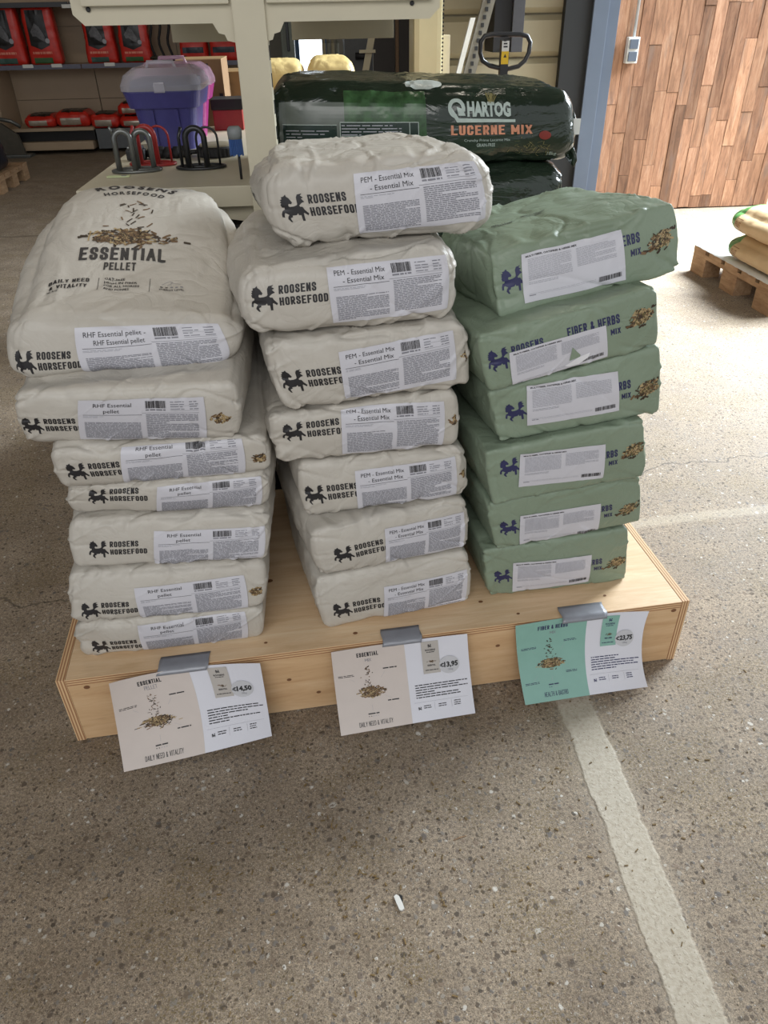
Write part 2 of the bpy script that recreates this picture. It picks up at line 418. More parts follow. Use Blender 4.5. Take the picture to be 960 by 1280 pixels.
    def on(s, key, U, V, off):
        """points lying on the body mesh itself (bilinear inside its grid), raised by off"""
        us, vs, G, Nn = s.G[key]
        i = np.clip(np.searchsorted(us, U) - 1, 0, len(us) - 2); j = np.clip(np.searchsorted(vs, V) - 1, 0, len(vs) - 2)
        fu = np.clip((U - us[i]) / (us[i + 1] - us[i]), 0, 1)[:, None]; fv = np.clip((V - vs[j]) / (vs[j + 1] - vs[j]), 0, 1)[:, None]
        L = lambda A: (1 - fu) * (1 - fv) * A[i, j] + fu * (1 - fv) * A[i + 1, j] + fu * fv * A[i + 1, j + 1] + (1 - fu) * fv * A[i, j + 1]
        n = L(Nn); return L(G) + n / np.linalg.norm(n, axis=1)[:, None] * off
    def front(s, st, off=0.001):
        st = np.asarray(st, float); return s.on('f', st[:, 0] * 2 - 1, st[:, 1] * 2 - 1, off)
    def topm(s, sb, off=0.001):
        sb = np.asarray(sb, float); return s.on('t', sb[:, 0] * 2 - 1, sb[:, 1], off)
    def sidem(s, bt, off=0.001, sg=-1.0):
        bt = np.asarray(bt, float); return s.on('l' if sg < 0 else 'r', bt[:, 0], bt[:, 1] * 2 - 1, off)
    def body(s, name, mat, parent, na=92, nb=60, nc=36):
        ta = np.linspace(-1, 1, na + 1); tc = np.linspace(-1, 1, nc + 1); tb = np.linspace(0, 1, nb + 1) ** 1.4
        V = []; F = []; n0 = 0
        s.G = {}
        def grid(A, B, C, nu, nv, flip, key=None, us=None, vs=None):
            nonlocal n0
            V.append(s.surf(A.ravel(), B.ravel(), C.ravel()))
            if key:
                G = V[-1].reshape(nu + 1, nv + 1, 3)
                N_ = np.cross(np.gradient(G, axis=0), np.gradient(G, axis=1))
                if flip: N_ = -N_
                s.G[key] = (us, vs, G, N_ / np.maximum(np.linalg.norm(N_, axis=2), 1e-12)[:, :, None])
            for i in range(nu):
                for j in range(nv):
                    q = [n0 + i * (nv + 1) + j, n0 + (i + 1) * (nv + 1) + j, n0 + (i + 1) * (nv + 1) + j + 1, n0 + i * (nv + 1) + j + 1]
                    F.append(q[::-1] if flip else q)
            n0 += (nu + 1) * (nv + 1)
        U, W_ = np.meshgrid(ta, tc, indexing='ij')
        grid(U, np.zeros_like(U), W_, na, nc, False, 'f', ta, tc); grid(U, np.ones_like(U), W_, na, nc, True)
        U, W_ = np.meshgrid(ta, tb, indexing='ij')
        grid(U, W_, np.ones_like(U), na, nb, False, 't', ta, tb); grid(U, W_, -np.ones_like(U), na, nb, True)
        U, W_ = np.meshgrid(tb, tc, indexing='ij')
        grid(-np.ones_like(U), U, W_, nb, nc, True, 'l', tb, tc); grid(np.ones_like(U), U, W_, nb, nc, False, 'r', tb, tc)
        V = np.concatenate(V)
        # weld shared borders
        key = np.round(V / 1e-5).astype(np.int64); _, first, inv = np.unique(key, axis=0, return_index=True, return_inverse=True)
        inv = inv.ravel()
        V2 = V[first]; F2 = []
        for f in F:
            g = [int(inv[k]) for k in f]
            g2 = [g[i] for i in range(4) if g[i] != g[i - 1]]
            if len(set(g2)) >= 3 and len(set(g2)) == len(g2): F2.append(g2)
        return pydata(name, V2, F2, mat, parent, True)

# ---------------------------------------------------------------- printed ink: flat shapes laid on a surface
_tc = {}
def glyphs(txt, bold=0.0, shear=0.0, res=2, space=1.0):
    k = (txt, bold, shear, res, space)
    if k in _tc: return _tc[k]
    cu = bpy.data.curves.new('t', 'FONT'); cu.body = txt; cu.size = 1; cu.offset = bold; cu.shear = shear; cu.resolution_u = res
    cu.space_character = space
    ob = bpy.data.objects.new('t', cu); me = ob.to_mesh()
    V = np.array([v.co[:2] for v in me.vertices]) if len(me.vertices) else np.zeros((0, 2))
    F = [list(p.vertices) for p in me.polygons]
    ob.to_mesh_clear(); bpy.data.objects.remove(ob); bpy.data.curves.remove(cu)
    if len(V):
        V = V.copy(); V[:, 0] -= V[:, 0].min(); V /= 0.73
    _tc[k] = (V, F, float(V[:, 0].max()) if len(V) else 0.0)
    return _tc[k]
# condensed block capitals: strokes on a 0..1 x 0..1 cell (x is squeezed later)
BLK = {'A': ['00 .5,1 1,0', '.2,.32 .8,.32'], 'B': ['0,0 0,1 .75,1 1,.88 1,.62 .75,.52 0,.52', '.75,.52 1,.4 1,.12 .75,0 0,0'], 'C': ['1,.72 1,.88 .75,1 .25,1 0,.88 0,.12 .25,0 .75,0 1,.12 1,.28'],
 'D': ['0,0 0,1 .7,1 1,.85 1,.15 .7,0 0,0'], 'E': ['1,0 0,0 0,1 1,1', '0,.52 .8,.52'], 'F': ['0,0 0,1 1,1', '0,.52 .8,.52'], 'G': ['1,.74 1,.88 .75,1 .25,1 0,.88 0,.12 .25,0 .75,0 1,.12 1,.48 .55,.48'],
 'H': ['0,0 0,1', '1,0 1,1', '0,.5 1,.5'], 'I': ['.5,0 .5,1'], 'L': ['0,1 0,0 1,0'], 'M': ['0,0 0,1 .5,.3 1,1 1,0'], 'N': ['0,0 0,1 1,0 1,1'], 'O': ['.25,0 0,.12 0,.88 .25,1 .75,1 1,.88 1,.12 .75,0 .25,0'],
 'P': ['0,0 0,1 .75,1 1,.88 1,.56 .75,.44 0,.44'], 'R': ['0,0 0,1 .75,1 1,.88 1,.58 .75,.47 0,.47', '.5,.47 1,0'], 'S': ['1,.74 1,.88 .75,1 .25,1 0,.88 0,.66 .25,.55 .75,.45 1,.34 1,.12 .75,0 .25,0 0,.12 0,.26'],
 'T': ['.5,0 .5,1', '0,1 1,1'], 'U': ['0,1 0,.12 .25,0 .75,0 1,.12 1,1'], 'V': ['0,1 .5,0 1,1'], 'X': ['0,0 1,1', '0,1 1,0'], 'Y': ['0,1 .5,.45 1,1', '.5,.45 .5,0'], 'Y2': [],
 '&': ['1,.35 .7,0 .25,0 0,.14 0,.4 .65,.72 .65,.9 .45,1 .2,.9 .2,.72 1,0'], '-': ['.15,.5 .85,.5'], ' ': []}
def block(txt, th=0.17, wd=0.42):
    V, F, x = [], [], 0.0
    for ch in txt:
        if ch == ' ': x += wd * 0.75; continue
        cw = {'I': th * 1.05, 'M': wd * 1.35, 'A': wd * 1.15, 'X': wd * 1.1, 'V': wd * 1.1}.get(ch, wd)
        for st in BLK.get(ch, BLK['O']):
            st = st.replace('00 ', '0,0 ')
            P = [tuple(float(v) for v in q.split(',')) for q in st.split()]
            P = [np.array([x + th / 2 + px_ * (cw - th), th / 2 + py_ * (1 - th)]) for px_, py_ in P]
            runs = [[P[0]]]
            for i in range(1, len(P)):
                runs[-1].append(P[i])
                if i < len(P) - 1 and (P[i] - P[i - 1]) @ (P[i + 1] - P[i]) < -1e-6: runs.append([P[i]])
            for P in runs: seg_run(P, V, F, th)
        x += cw + th * 0.62
    V = np.array(V); V[:, 1] = np.clip(V[:, 1], 0, 1)
    return V, F, x - th * 0.62
def seg_run(P, V, F, th):
            closed = np.allclose(P[0], P[-1])
            n_ = len(P); L = []
            for i in range(n_):
                a = P[i - 1] if i > 0 else (P[-2] if closed else None); c = P[i + 1] if i < n_ - 1 else (P[1] if closed else None); p = P[i]
                d1 = (p - a) / max(np.linalg.norm(p - a), 1e-9) if a is not None else None; d2 = (c - p) / max(np.linalg.norm(c - p), 1e-9) if c is not None else None
                if d1 is None: p = p - d2 * th / 2; d1 = d2
                if d2 is None: p = p + d1 * th / 2; d2 = d1
                n1 = np.array([-d1[1], d1[0]]); n2 = np.array([-d2[1], d2[0]]); m_ = n1 + n2; m_ /= max(np.linalg.norm(m_), 1e-9)
                k_ = min(1 / max(m_ @ n1, 0.35), 1.5) * th / 2
                L.append((p + m_ * k_, p - m_ * k_))
            for i in range(n_ - 1):
                b = len(V); V += [L[i][1], L[i + 1][1], L[i + 1][0], L[i][0]]; F.append([b, b + 1, b + 2, b + 3])
class Ink:
    def __init__(s): s.V = []; s.F = []; s.M = []; s.n = 0
    def add(s, V, F, m=0):
        V = np.asarray(V, float); s.V.append(V); s.F += [[i + s.n for i in f] for f in F]; s.M += [m] * len(F); s.n += len(V); return s
    def rect(s, x0, y0, x1, y1, m=0, nx=1, ny=1):
        xs = np.linspace(x0, x1, nx + 1); ys = np.linspace(y0, y1, ny + 1)
        X, Y = np.meshgrid(xs, ys, indexing='ij')
        F = [[i * (ny + 1) + j, (i + 1) * (ny + 1) + j, (i + 1) * (ny + 1) + j + 1, i * (ny + 1) + j + 1] for i in range(nx) for j in range(ny)]
        return s.add(np.stack([X.ravel(), Y.ravel()], 1), F, m)
    def line(s, x0, y0, x1, y1, t, m=0):
        d = np.array([x1 - x0, y1 - y0], float); L = np.linalg.norm(d); d /= L; n = np.array([-d[1], d[0]]) * t / 2
        a = np.array([x0, y0]); b = np.array([x1, y1]); return s.add([a - n, b - n, b + n, a + n], [[0, 1, 2, 3]], m)
    def text(s, txt, x, y, cap, wd=None, m=0, bold=0.0, shear=0.0, align='L', rot=0.0, res=2, xs=None, space=1.0):
        V, F, W = glyphs(txt, bold, shear, res, space)
        if not len(V): return s
        k = xs * cap if xs else (wd / W if wd else cap)
        P = np.stack([V[:, 0] * k, V[:, 1] * cap], 1)
        ww = W * k
        if align == 'C': P[:, 0] -= ww / 2
        if align == 'R': P[:, 0] -= ww
        if rot: c, q = math.cos(rot), math.sin(rot); P = P @ np.array([[c, q], [-q, c]])
        return s.add(P + [x, y], F, m)
    def cap(s, txt, x, y, cap, wd, m=0, th=0.17, align='L'):
        V, F, W = block(txt, th); k = wd / W
        P = np.stack([V[:, 0] * k, V[:, 1] * cap], 1)
        if align == 'C': P[:, 0] -= wd / 2
        if align == 'R': P[:, 0] -= wd
        return s.add(P + [x, y], F, m)
    def poly(s, pts, m=0): return s.add(pts, [list(range(len(pts)))], m)
    def disc(s, x, y, rx, ry, m=0, n=28):
        P = [(x, y)] + [(x + rx * math.cos(2 * PI * k / n), y + ry * math.sin(2 * PI * k / n)) for k in range(n)]
        return s.add(P, [[0, 1 + k, 1 + (k + 1) % n] for k in range(n)], m)
    def para(s, x0, y0, x1, y1, rows, rng, cap=0.55, m=0, fill=0.9, wl=0.03):
        """rows of unreadable small print"""
        rh = (y1 - y0) / rows
        for r in range(rows):
            y = y1 - (r + 1) * rh + rh * (1 - cap) / 2
            end = x1 if rng.random() < fill else x0 + (x1 - x0) * rng.uniform(0.3, 0.95)
            x = x0
            while x < end - wl * 0.3:
                ww = min(rng.uniform(0.5, 2.6) * wl, end - x)
                s.rect(x, y, x + ww, y + rh * cap, m); x += ww + wl * 0.28
        return s
    def barcode(s, x0, y0, x1, y1, rng, m=0):
        x = x0; wd = (x1 - x0)
        while x < x1 - wd * 0.01:
            ww = wd * rng.choice([0.008, 0.014, 0.024, 0.034]); s.rect(x, y0, min(x + ww, x1), y1, m); x += ww + wd * rng.choice([0.009, 0.012, 0.022])
        return s
    def heap(s, cx, cy, w, h, n, rng, ln=0.1, wd=0.03, rain=0, rh=1.0, m=(0, 1, 2)):
        """a heap of pellets with a few falling on it"""
        def pel(x, y, a, L, W, mm):
            d = np.array([math.cos(a), math.sin(a)]) * L / 2; q = np.array([-d[1], d[0]]) / (L / 2) * W / 2; c = np.array([x, y])
            s.add([c - d - q, c + d - q, c + d * 1.15, c + d + q, c - d + q, c - d * 1.15], [[0, 1, 2, 3, 4, 5]], mm)
        for i in range(n):
            u = max(-1, min(1, rng.gauss(0, 0.42))); e = math.sqrt(max(0, 1 - u * u))
            y = cy + h * (rng.uniform(-0.5, 0.5) * (e * 0.9 + 0.1))
            pel(cx + u * w / 2, y, rng.gauss(0, 0.7) + 0.1, ln * rng.uniform(0.6, 1.2), wd * rng.uniform(0.7, 1.3), m[i % len(m)])
        for i in range(rain):
            v = rng.random(); pel(cx + rng.gauss(0, 0.14) * w * (1.2 - v * 0.5), cy + h * 0.5 + v * rh, rng.uniform(0, PI), ln * rng.uniform(0.5, 0.95), wd * 0.75, m[rng.choice([0, 1, 0])] if len(m) > 1 else 0)
        return s
    def build(s, name, fn, mats, parent, lmax=0.0035):
        P = np.concatenate(s.V); F3 = []; M3 = []
        for f, m in zip(s.F, s.M):
            for i in range(1, len(f) - 1): F3.append((f[0], f[i], f[i + 1])); M3.append(m)
        T = P[np.array(F3)]; M3 = np.array(M3)
        for it in range(9):   # cut long triangles so that the ink follows the creases
            W = fn(T.reshape(-1, 2)).reshape(-1, 3, 3)
            E = np.linalg.norm(W[:, [1, 2, 0]] - W, axis=2); k = E.argmax(1); big = E.max(1) > lmax
            if not big.any(): break
            keep, km = T[~big], M3[~big]; B = T[big]; kb = k[big]; r = np.arange(len(B))
            a, b, c = B[r, kb], B[r, (kb + 1) % 3], B[r, (kb + 2) % 3]; mid = (a + b) / 2
            T = np.concatenate([keep, np.stack([a, mid, c], 1), np.stack([mid, b, c], 1)]); M3 = np.concatenate([km, M3[big], M3[big]])
        U, inv = np.unique(np.round(T.reshape(-1, 2), 7), axis=0, return_inverse=True)
        I = inv.ravel().reshape(-1, 3)
        ok = (I[:, 0] != I[:, 1]) & (I[:, 1] != I[:, 2]) & (I[:, 0] != I[:, 2])
        return pydata(name, fn(U), I[ok].tolist(), mats, parent, False, M3[ok].tolist())
HORSE = [(90,218),(80,185),(92,170),(78,155),(95,145),(82,128),(103,120),(100,95),(125,90),(150,68),(155,90),(185,115),(215,165),(200,185),(185,178),(168,180),(165,205),(180,215),(225,212),(262,200),(272,185),(270,110),(285,78),(345,68),(320,90),(352,115),(325,125),(358,165),(325,175),(290,205),(300,220),(325,222),(345,262),(383,305),(370,328),(330,295),(322,300),(318,393),(290,393),(288,320),(262,322),(255,295),(235,318),(190,320),(182,325),(185,340),(155,350),(155,368),(168,402),(148,400),(122,362),(130,335),(150,310),(110,285),(98,300),(92,340),(68,335),(70,300),(85,262),(115,245),(115,220)]
HORSE = [((x - 65) / 320, (405 - y) / 320) for x, y in HORSE]
def tri(poly):
    from mathutils.geometry import tessellate_polygon
    return [list(f) for f in tessellate_polygon([[Vector((x, y, 0)) for x, y in poly]])]
HTRI = tri(HORSE)
def horse(ink, x, y, wd, hscale=1.0, m=0):
    return ink.add([(x + px * wd, y + py * wd * hscale) for px, py in HORSE], HTRI, m)

# ================================================================ the hall
def struct(name, mb, mat, parent=None):
    o = mb.build(name, mat, parent)
    if parent is None: o['kind'] = 'structure'
    return o
struct('floor', MB().box((-9, -5, -0.1), (10, 13, 0)), M_FLOOR)
struct('ceiling', MB().box((-9, -2.5, 4.6), (5.6, 13, 4.8)), M_CEIL)
struct('wall_left', MB().box((-8.2, -2.5, 0), (-8, 13, 4.6)), M_WALL)
struct('wall_back', MB().box((-8, 11.6, 0), (1.95, 11.8, 4.6)), M_WALL)
# timber clad wall on the right, one object per plank
ww = struct('wall_right', MB().box((1.97, 5.78, 0), (3.36, 5.9, 3.2)), plain('dark_wall_behind_planks', (62, 46, 36), 0.9))
rng = random.Random(3)
x = 1.985; kcol = 0
while x < 3.33:
    pw = rng.choice([0.078, 0.082, 0.086, 0.09])
    z = 0.006 - rng.random() * 0.5
    while z < 1.95:
        L = rng.uniform(0.38, 0.78)
        z0, z1 = max(z, 0.006), min(z + L, 2.0)
        if z1 - z0 > 0.04:
            pr = rng.uniform(0, 0.005)
            x1 = min(x + pw, 3.352)
            o = MB().box((x + 0.0012, 5.753 - pr, z0 + 0.001), (x1 - 0.0012, 5.78, z1 - 0.001), 0.0012).build('plank', M_PLANK, ww)
        z += L
    x += pw; kcol += 1
# cladding of horizontal sheets between the column and the post
wc = struct('wall_middle', MB().box((0.62, 5.86, 0), (1.86, 5.92, 3.2)), M_CLAD)
for k in range(10):
    z0 = 0.02 + 0.247 * k
    yv = 5.80
    prof = [(0.62, yv + 0.035, z0), (0.62, yv, z0 + 0.03), (0.62, yv, z0 + 0.205), (0.62, yv + 0.035, z0 + 0.235), (0.62, yv + 0.06, z0 + 0.235), (0.62, yv + 0.06, z0)]
    MB().prism(prof, (1.22, 0, 0)).build('cladding_sheet', M_CLAD, wc)
MB().box((1.62, 5.70, 0), (1.80, 5.765, 3.2)).build('dark_trim', plain('black_trim', (14, 15, 16), 0.7), wc)
struct('trim_1', MB().box((1.80, 5.68, 0), (1.905, 5.76, 3.2), 0.004).box((1.905, 5.71, 0), (1.985, 5.75, 3.2), 0.003), M_POST)
# window far behind the shelving
p = at(372, 42, 11.55); q = at(404, 86, 11.55)
M_DAY = NT('daylight_window').done((0.9, 0.95, 1, 1), 0.3, emis=(0.86, 0.94, 1, 1), es=3.0)
M_BLUEF = plain('blue_window_frame', (70, 96, 124), 0.5)
wn = struct('window_1', MB().box((p[0], 11.56, 0.3), (q[0], 11.6, 1.75)), M_DAY)
fr = MB()
for xx in (p[0] - 0.05, q[0]): fr.box((xx, 11.5, 0.2), (xx + 0.06, 11.6, 1.8))
fr.box((p[0] - 0.05, 11.5, 1.08), (q[0] + 0.06, 11.6, 1.18)); fr.box((p[0] - 0.05, 11.5, 1.74), (q[0] + 0.06, 11.6, 1.8))
fr.build('window_frame', M_BLUEF, wn)

# ================================================================ plywood plinth
TH = math.radians(4.9287); W, H, D = 1.359, 0.1815, 0.64
BX = (-0.5968, 1.0785, 0.0)
bt = np.array([math.cos(TH), math.sin(TH), 0]); bn = np.array([-math.sin(TH), math.cos(TH), 0])
def boxp(u, off, z): return np.array(BX) + bt * u + bn * off + np.array([0, 0, z])
pl = thing('plywood_plinth', 'low pale pine plywood plinth on the concrete floor carrying three stacks of feed sacks', 'plinth', BX, TH)
LOCAL.add(pl.name)
T = 0.018
def side_panel(x0):
    m = MB().box((x0, 0, 0), (x0 + T, D, H), 0.0006)
    return m.build('side_panel', [M_PLY2, M_EDGEX], pl)
def assign(o, test):
    for p_ in o.data.polygons: p_.material_index = 1 if test(p_.normal) else 0
for x0 in (0, W - T):
    assign(side_panel(x0), lambda n: abs(n.y) > 0.7 or abs(n.z) > 0.7)
o = MB().box((T + 0.0008, -0.0006, H - T), (W - T - 0.0008, D, H - 0.0004), 0.0006).build('top_panel', [M_PLY, M_EDGEZ], pl); top_panel = o
assign(o, lambda n: abs(n.y) > 0.7 or abs(n.x) > 0.7)
o = MB().box((T + 0.0006, 0, 0.003), (W - T - 0.0006, T, H - T - 0.0006), 0.0006).build('front_panel', [M_PLY2, M_EDGEZ], pl); front_panel = o
o = MB().box((T + 0.0006, D - T, 0), (W - T - 0.0006, D, H - T - 0.0006)).build('back_panel', M_PLY2, pl)
M_KN = plain('knot_wood', (118, 80, 52), 0.7)
for (u, v, r) in ((0.055, 0.155, 0.005), (0.16, 0.03, 0.003), (0.46, 0.10, 0.004), (1.325, 0.158, 0.005), (1.24, 0.075, 0.003), (0.52, 0.05, 0.004), (0.92, 0.12, 0.004)):
    Ink().disc(u, v, r * 1.3, r, 0, 10).build('knot', lambda P: np.stack([P[:, 0], np.full(len(P), -0.0006), P[:, 1]], 1), M_KN, front_panel, 1)
for (u, v, r) in ((0.05, 0.09, 0.003), (0.42, 0.035, 0.003), (0.61, 0.03, 0.004), (0.97, 0.027, 0.003), (1.18, 0.05, 0.003), (0.435, 0.24, 0.006), (0.9, 0.08, 0.004)):
    Ink().disc(u, v, r * 1.3, r, 0, 10).build('knot', lambda P: np.stack([P[:, 0], P[:, 1], np.full(len(P), H + 0.0004)], 1), M_KN, top_panel, 1)

# ================================================================ the three stacks of sacks
BAGS = {
 'L': [
  {'c':[[-0.5454,1.1262,0.2818],[-0.182,1.149,0.2758],[-0.191,1.1658,0.1815],[-0.5544,1.1431,0.1817]],'lab':[[0.33,0.884],[0.91,1.013],[0.916,0.067],[0.337,-0.015]],'horse':[0.116,0.337]},
  {'c':[[-0.5328,1.1408,0.4005],[-0.1635,1.1642,0.3852],[-0.18,1.1512,0.2765],[-0.5492,1.1278,0.2836]],'lab':[[0.332,0.7],[0.889,0.79],[0.924,0.051],[0.36,-0.042]],'horse':[0.109,0.233]},
  {'c':[[-0.5093,1.1642,0.5067],[-0.1451,1.1783,0.4938],[-0.1604,1.1683,0.3866],[-0.5246,1.1542,0.4012]],'lab':[[0.42,0.759],[0.973,0.715],[0.985,0.037],[0.414,0.003]],'horse':[0.144,0.431]},
  {'c':[[-0.4991,1.1647,0.5789],[-0.137,1.1767,0.5788],[-0.1476,1.1949,0.4946],[-0.5097,1.1829,0.5081]],'lab':[[0.45,0.869],[0.96,0.959],[0.96,0.025],[0.432,0.034]],'horse':[0.159,0.697]},
  {'c':[[-0.4986,1.1392,0.6693],[-0.1332,1.1697,0.6616],[-0.1346,1.184,0.5783],[-0.5,1.1535,0.5812]],'lab':[[0.329,1.007],[0.887,1.047],[0.877,0.061],[0.297,0.038]],'horse':[0.112,0.479]},
  {'c':[[-0.5282,1.1394,0.7753],[-0.1689,1.1347,0.7797],[-0.1833,1.1643,0.6614],[-0.5426,1.169,0.6708]],'lab':[[0.299,0.863],[0.854,0.813],[0.859,-0.024],[0.268,0.117]],'horse':[0.069,0.392]},
  {'c':[[-0.5193,1.196,0.8794],[-0.1591,1.224,0.8529],[-0.1792,1.2147,0.7791],[-0.5394,1.1867,0.7775]],'lab':[[0.282,0.831],[0.899,0.899],[0.985,0.078],[0.324,-0.095]],'horse':[0.072,0.313]},
 ],
 'M': [
  {'c':[[-0.0671,1.1668,0.3284],[0.258,1.2291,0.3292],[0.2717,1.2366,0.1818],[-0.0535,1.1744,0.1817]],'lab':[[0.416,0.683],[0.967,0.684],[0.954,0.0],[0.388,0.051]],'horse':[0.139,0.382]},
  {'c':[[-0.0664,1.1534,0.4559],[0.2452,1.2281,0.4676],[0.2602,1.24,0.3318],[-0.0514,1.1653,0.3329]],'lab':[[0.446,0.797],[0.968,0.742],[0.956,0.027],[0.419,0.083]],'horse':[0.173,0.471]},
  {'c':[[-0.082,1.1847,0.5893],[0.2363,1.2262,0.5857],[0.2459,1.2343,0.47],[-0.0724,1.1929,0.4626]],'lab':[[0.327,0.804],[0.928,0.846],[0.931,0.065],[0.315,0.045]],'horse':[0.083,0.446]},
  {'c':[[-0.1217,1.1687,0.6959],[0.2142,1.2063,0.7137],[0.2224,1.2203,0.5911],[-0.1135,1.1827,0.5953]],'lab':[[0.375,1.026],[0.918,0.857],[0.905,0.046],[0.348,0.097]],'horse':[0.119,0.659]},
  {'c':[[-0.1119,1.1629,0.8324],[0.2192,1.2022,0.8431],[0.2387,1.2124,0.7158],[-0.0925,1.173,0.7046]],'lab':[[0.342,0.794],[0.934,0.894],[0.918,0.176],[0.325,0.076]],'horse':[0.096,0.452]},
  {'c':[[-0.1378,1.1756,0.9496],[0.1942,1.2094,0.9691],[0.1975,1.2104,0.8462],[-0.1345,1.1766,0.8413]],'lab':[[0.395,0.902],[0.957,0.874],[0.97,0.152],[0.405,0.114]],'horse':[0.103,0.57]},
  {'c':[[-0.098,1.2541,1.0808],[0.2463,1.2555,1.0954],[0.2681,1.2581,0.9709],[-0.0762,1.2567,0.9616]],'lab':[[0.406,0.865],[0.959,0.927],[0.971,0.194],[0.38,0.103]],'horse':[0.125,0.508]},
 ],
 'R': [
  {'c':[[0.2898,1.2335,0.3252],[0.6119,1.2633,0.3403],[0.6394,1.2793,0.1826],[0.3173,1.2495,0.1816]],'lab':[[0.195,0.682],[0.737,0.628],[0.72,0.071],[0.164,0.071]],'horse':[0.116,0.428],'heap':[0.915,0.387],'tend':[0.812,0.414]},
  {'c':[[0.2873,1.2072,0.4612],[0.6097,1.2484,0.4823],[0.6403,1.2694,0.351],[0.3179,1.2283,0.33]],'lab':[[0.192,0.666],[0.717,0.621],[0.695,-0.063],[0.156,0.041]],'horse':[0.114,0.451],'heap':[0.902,0.385],'tend':[0.792,0.435]},
  {'c':[[0.2689,1.1843,0.5951],[0.5817,1.2213,0.6277],[0.6084,1.2362,0.4885],[0.2956,1.1992,0.4675]],'lab':[[0.209,0.855],[0.738,0.736],[0.722,0.141],[0.176,0.268]],'horse':[0.139,0.656],'heap':[0.917,0.528],'tend':[0.814,0.487]},
  {'c':[[0.2705,1.1975,0.7119],[0.5847,1.2303,0.7714],[0.6139,1.2377,0.6327],[0.2996,1.2049,0.6022]],'lab':[[0.217,0.927],[0.74,0.807],[0.739,0.184],[0.185,0.241]],'horse':[0.136,0.534],'heap':[0.912,0.436],'tend':[0.812,0.505]},
  {'c':[[0.2413,1.1759,0.8241],[0.5505,1.2174,0.8832],[0.5783,1.2246,0.7745],[0.2691,1.1831,0.7195]],'lab':[[0.15,0.611],[0.694,0.627],[0.695,0.071],[0.13,-0.068]],'horse':[0.092,0.53],'heap':[0.889,0.586],'tend':[0.776,0.599]},
  {'c':[[0.2686,1.262,0.9366],[0.5901,1.2898,1.0042],[0.612,1.2689,0.8913],[0.2904,1.2411,0.8273]],'lab':[[0.167,0.864],[0.7,0.816],[0.701,0.104],[0.151,0.159]],'horse':[0.11,0.536],'heap':[0.894,0.534],'tend':[0.789,0.588]},
 ],
}
LINES = {'L': ('RHF Essential', 'pellet'), 'M': ('PEM - Essential Mix', '- Essential Mix')}
def put_brand(sk, s0, t0, root, scale, mat, mname='brand_print', both=True):
    """horse and two lines of lettering; s0,t0 = centre of the horse"""
    w_, h_ = sk.w, sk.h
    hw = 0.041 * scale
    ink = Ink()
    horse(ink, 0, 0, hw)
    ink.cap('ROOSENS', 0.0435 * scale, 0.0275 * scale, 0.0134 * scale, 0.057 * scale, 0)
    ink.cap('HORSEFOOD', 0.0435 * scale, 0.0085 * scale, 0.0134 * scale, 0.074 * scale, 0)
    cx, cy = 0.0205 * scale, 0.0215 * scale
    def fn(P):
        return sk.front(np.stack([s0 + (P[:, 0] - cx) / w_, t0 + (P[:, 1] - cy) / h_], 1), 0.0007)
    return ink.build(mname, fn, mat, root)
def label_map(sk, quad, off, tlim=(0.02, 0.985)):
    TL, TR, BR, BL = [np.array(v) for v in quad]
    def fn(P, o=off):
        x, y = P[:, 0:1], P[:, 1:2]
        st = (1 - x) * y * TL + x * y * TR + x * (1 - y) * BR + (1 - x) * (1 - y) * BL
        st[:, 1] = np.clip(st[:, 1], tlim[0], tlim[1])
        return sk.front(st, o)
    return fn
def front_label(sk, quad, root, kind, rng, title, off=0.0016):
    fn = label_map(sk, quad, off); fn2 = label_map(sk, quad, off + 0.0006)
    lb_ = Ink().rect(0, 0, 1, 1, 0, 44, 20).build('label', fn, M_LABEL, root)
    k = Ink()
    if kind == 'W':
        k.text(title[0], 0.055 if len(title[0]) > 13 else 0.12, 0.845, 0.085, 0.42 if len(title[0]) > 13 else 0.30, 0, bold=0.0)
        k.text(title[1], 0.12 if len(title[1]) > 8 else 0.2, 0.715, 0.085, 0.34 if len(title[1]) > 8 else 0.125, 0, bold=0.0)
        k.rect(0.04, 0.665, 0.5, 0.672, 0, 8); k.rect(0.5, 0.70, 0.95, 0.707, 1, 8)
        k.barcode(0.53, 0.80, 0.695, 0.95, rng)
        k.para(0.53, 0.745, 0.69, 0.785, 1, rng, 0.7, 1)
        k.para(0.73, 0.76, 0.84, 0.95, 4, rng, 0.3, 1, 0.5); k.para(0.88, 0.76, 0.95, 0.95, 4, rng, 0.35, 1)
        k.rect(0.73, 0.75, 0.95, 0.755, 1, 4); k.rect(0.73, 0.85, 0.95, 0.854, 1, 4)
        k.para(0.04, 0.60, 0.30, 0.645, 2, rng, 0.4, 2, 0.4)
        k.para(0.05, 0.05, 0.485, 0.5, 17, rng, 0.5, 1, 0.85, 0.022)
        k.para(0.53, 0.10, 0.94, 0.68, 19, rng, 0.5, 1, 0.8, 0.022)
    else:
        k.text('MULTI FIBER, OATSFREE & HERBS MIX', 0.04, 0.915, 0.035, 0.5, 0, bold=0.03)
        k.para(0.06, 0.45, 0.48, 0.88, 16, rng, 0.42, 2, 0.9, 0.02)
        k.para(0.53, 0.52, 0.92, 0.88, 13, rng, 0.42, 2, 0.85, 0.02)
        k.para(0.06, 0.36, 0.34, 0.42, 2, rng, 0.42, 2, 0.8, 0.02)
        k.barcode(0.73, 0.10, 0.96, 0.20, rng)
        k.para(0.05, 0.13, 0.12, 0.15, 1, rng, 0.8, 1); k.rect(0.16, 0.14, 0.7, 0.144, 2, 6)
        k.para(0.05, 0.16, 0.7, 0.18, 1, rng, 0.3, 2, 0.9)
    tag(k.build('label_lettering', fn2, [M_INK, M_INKG, M_INKL], lb_), kind='stuff'); return lb_
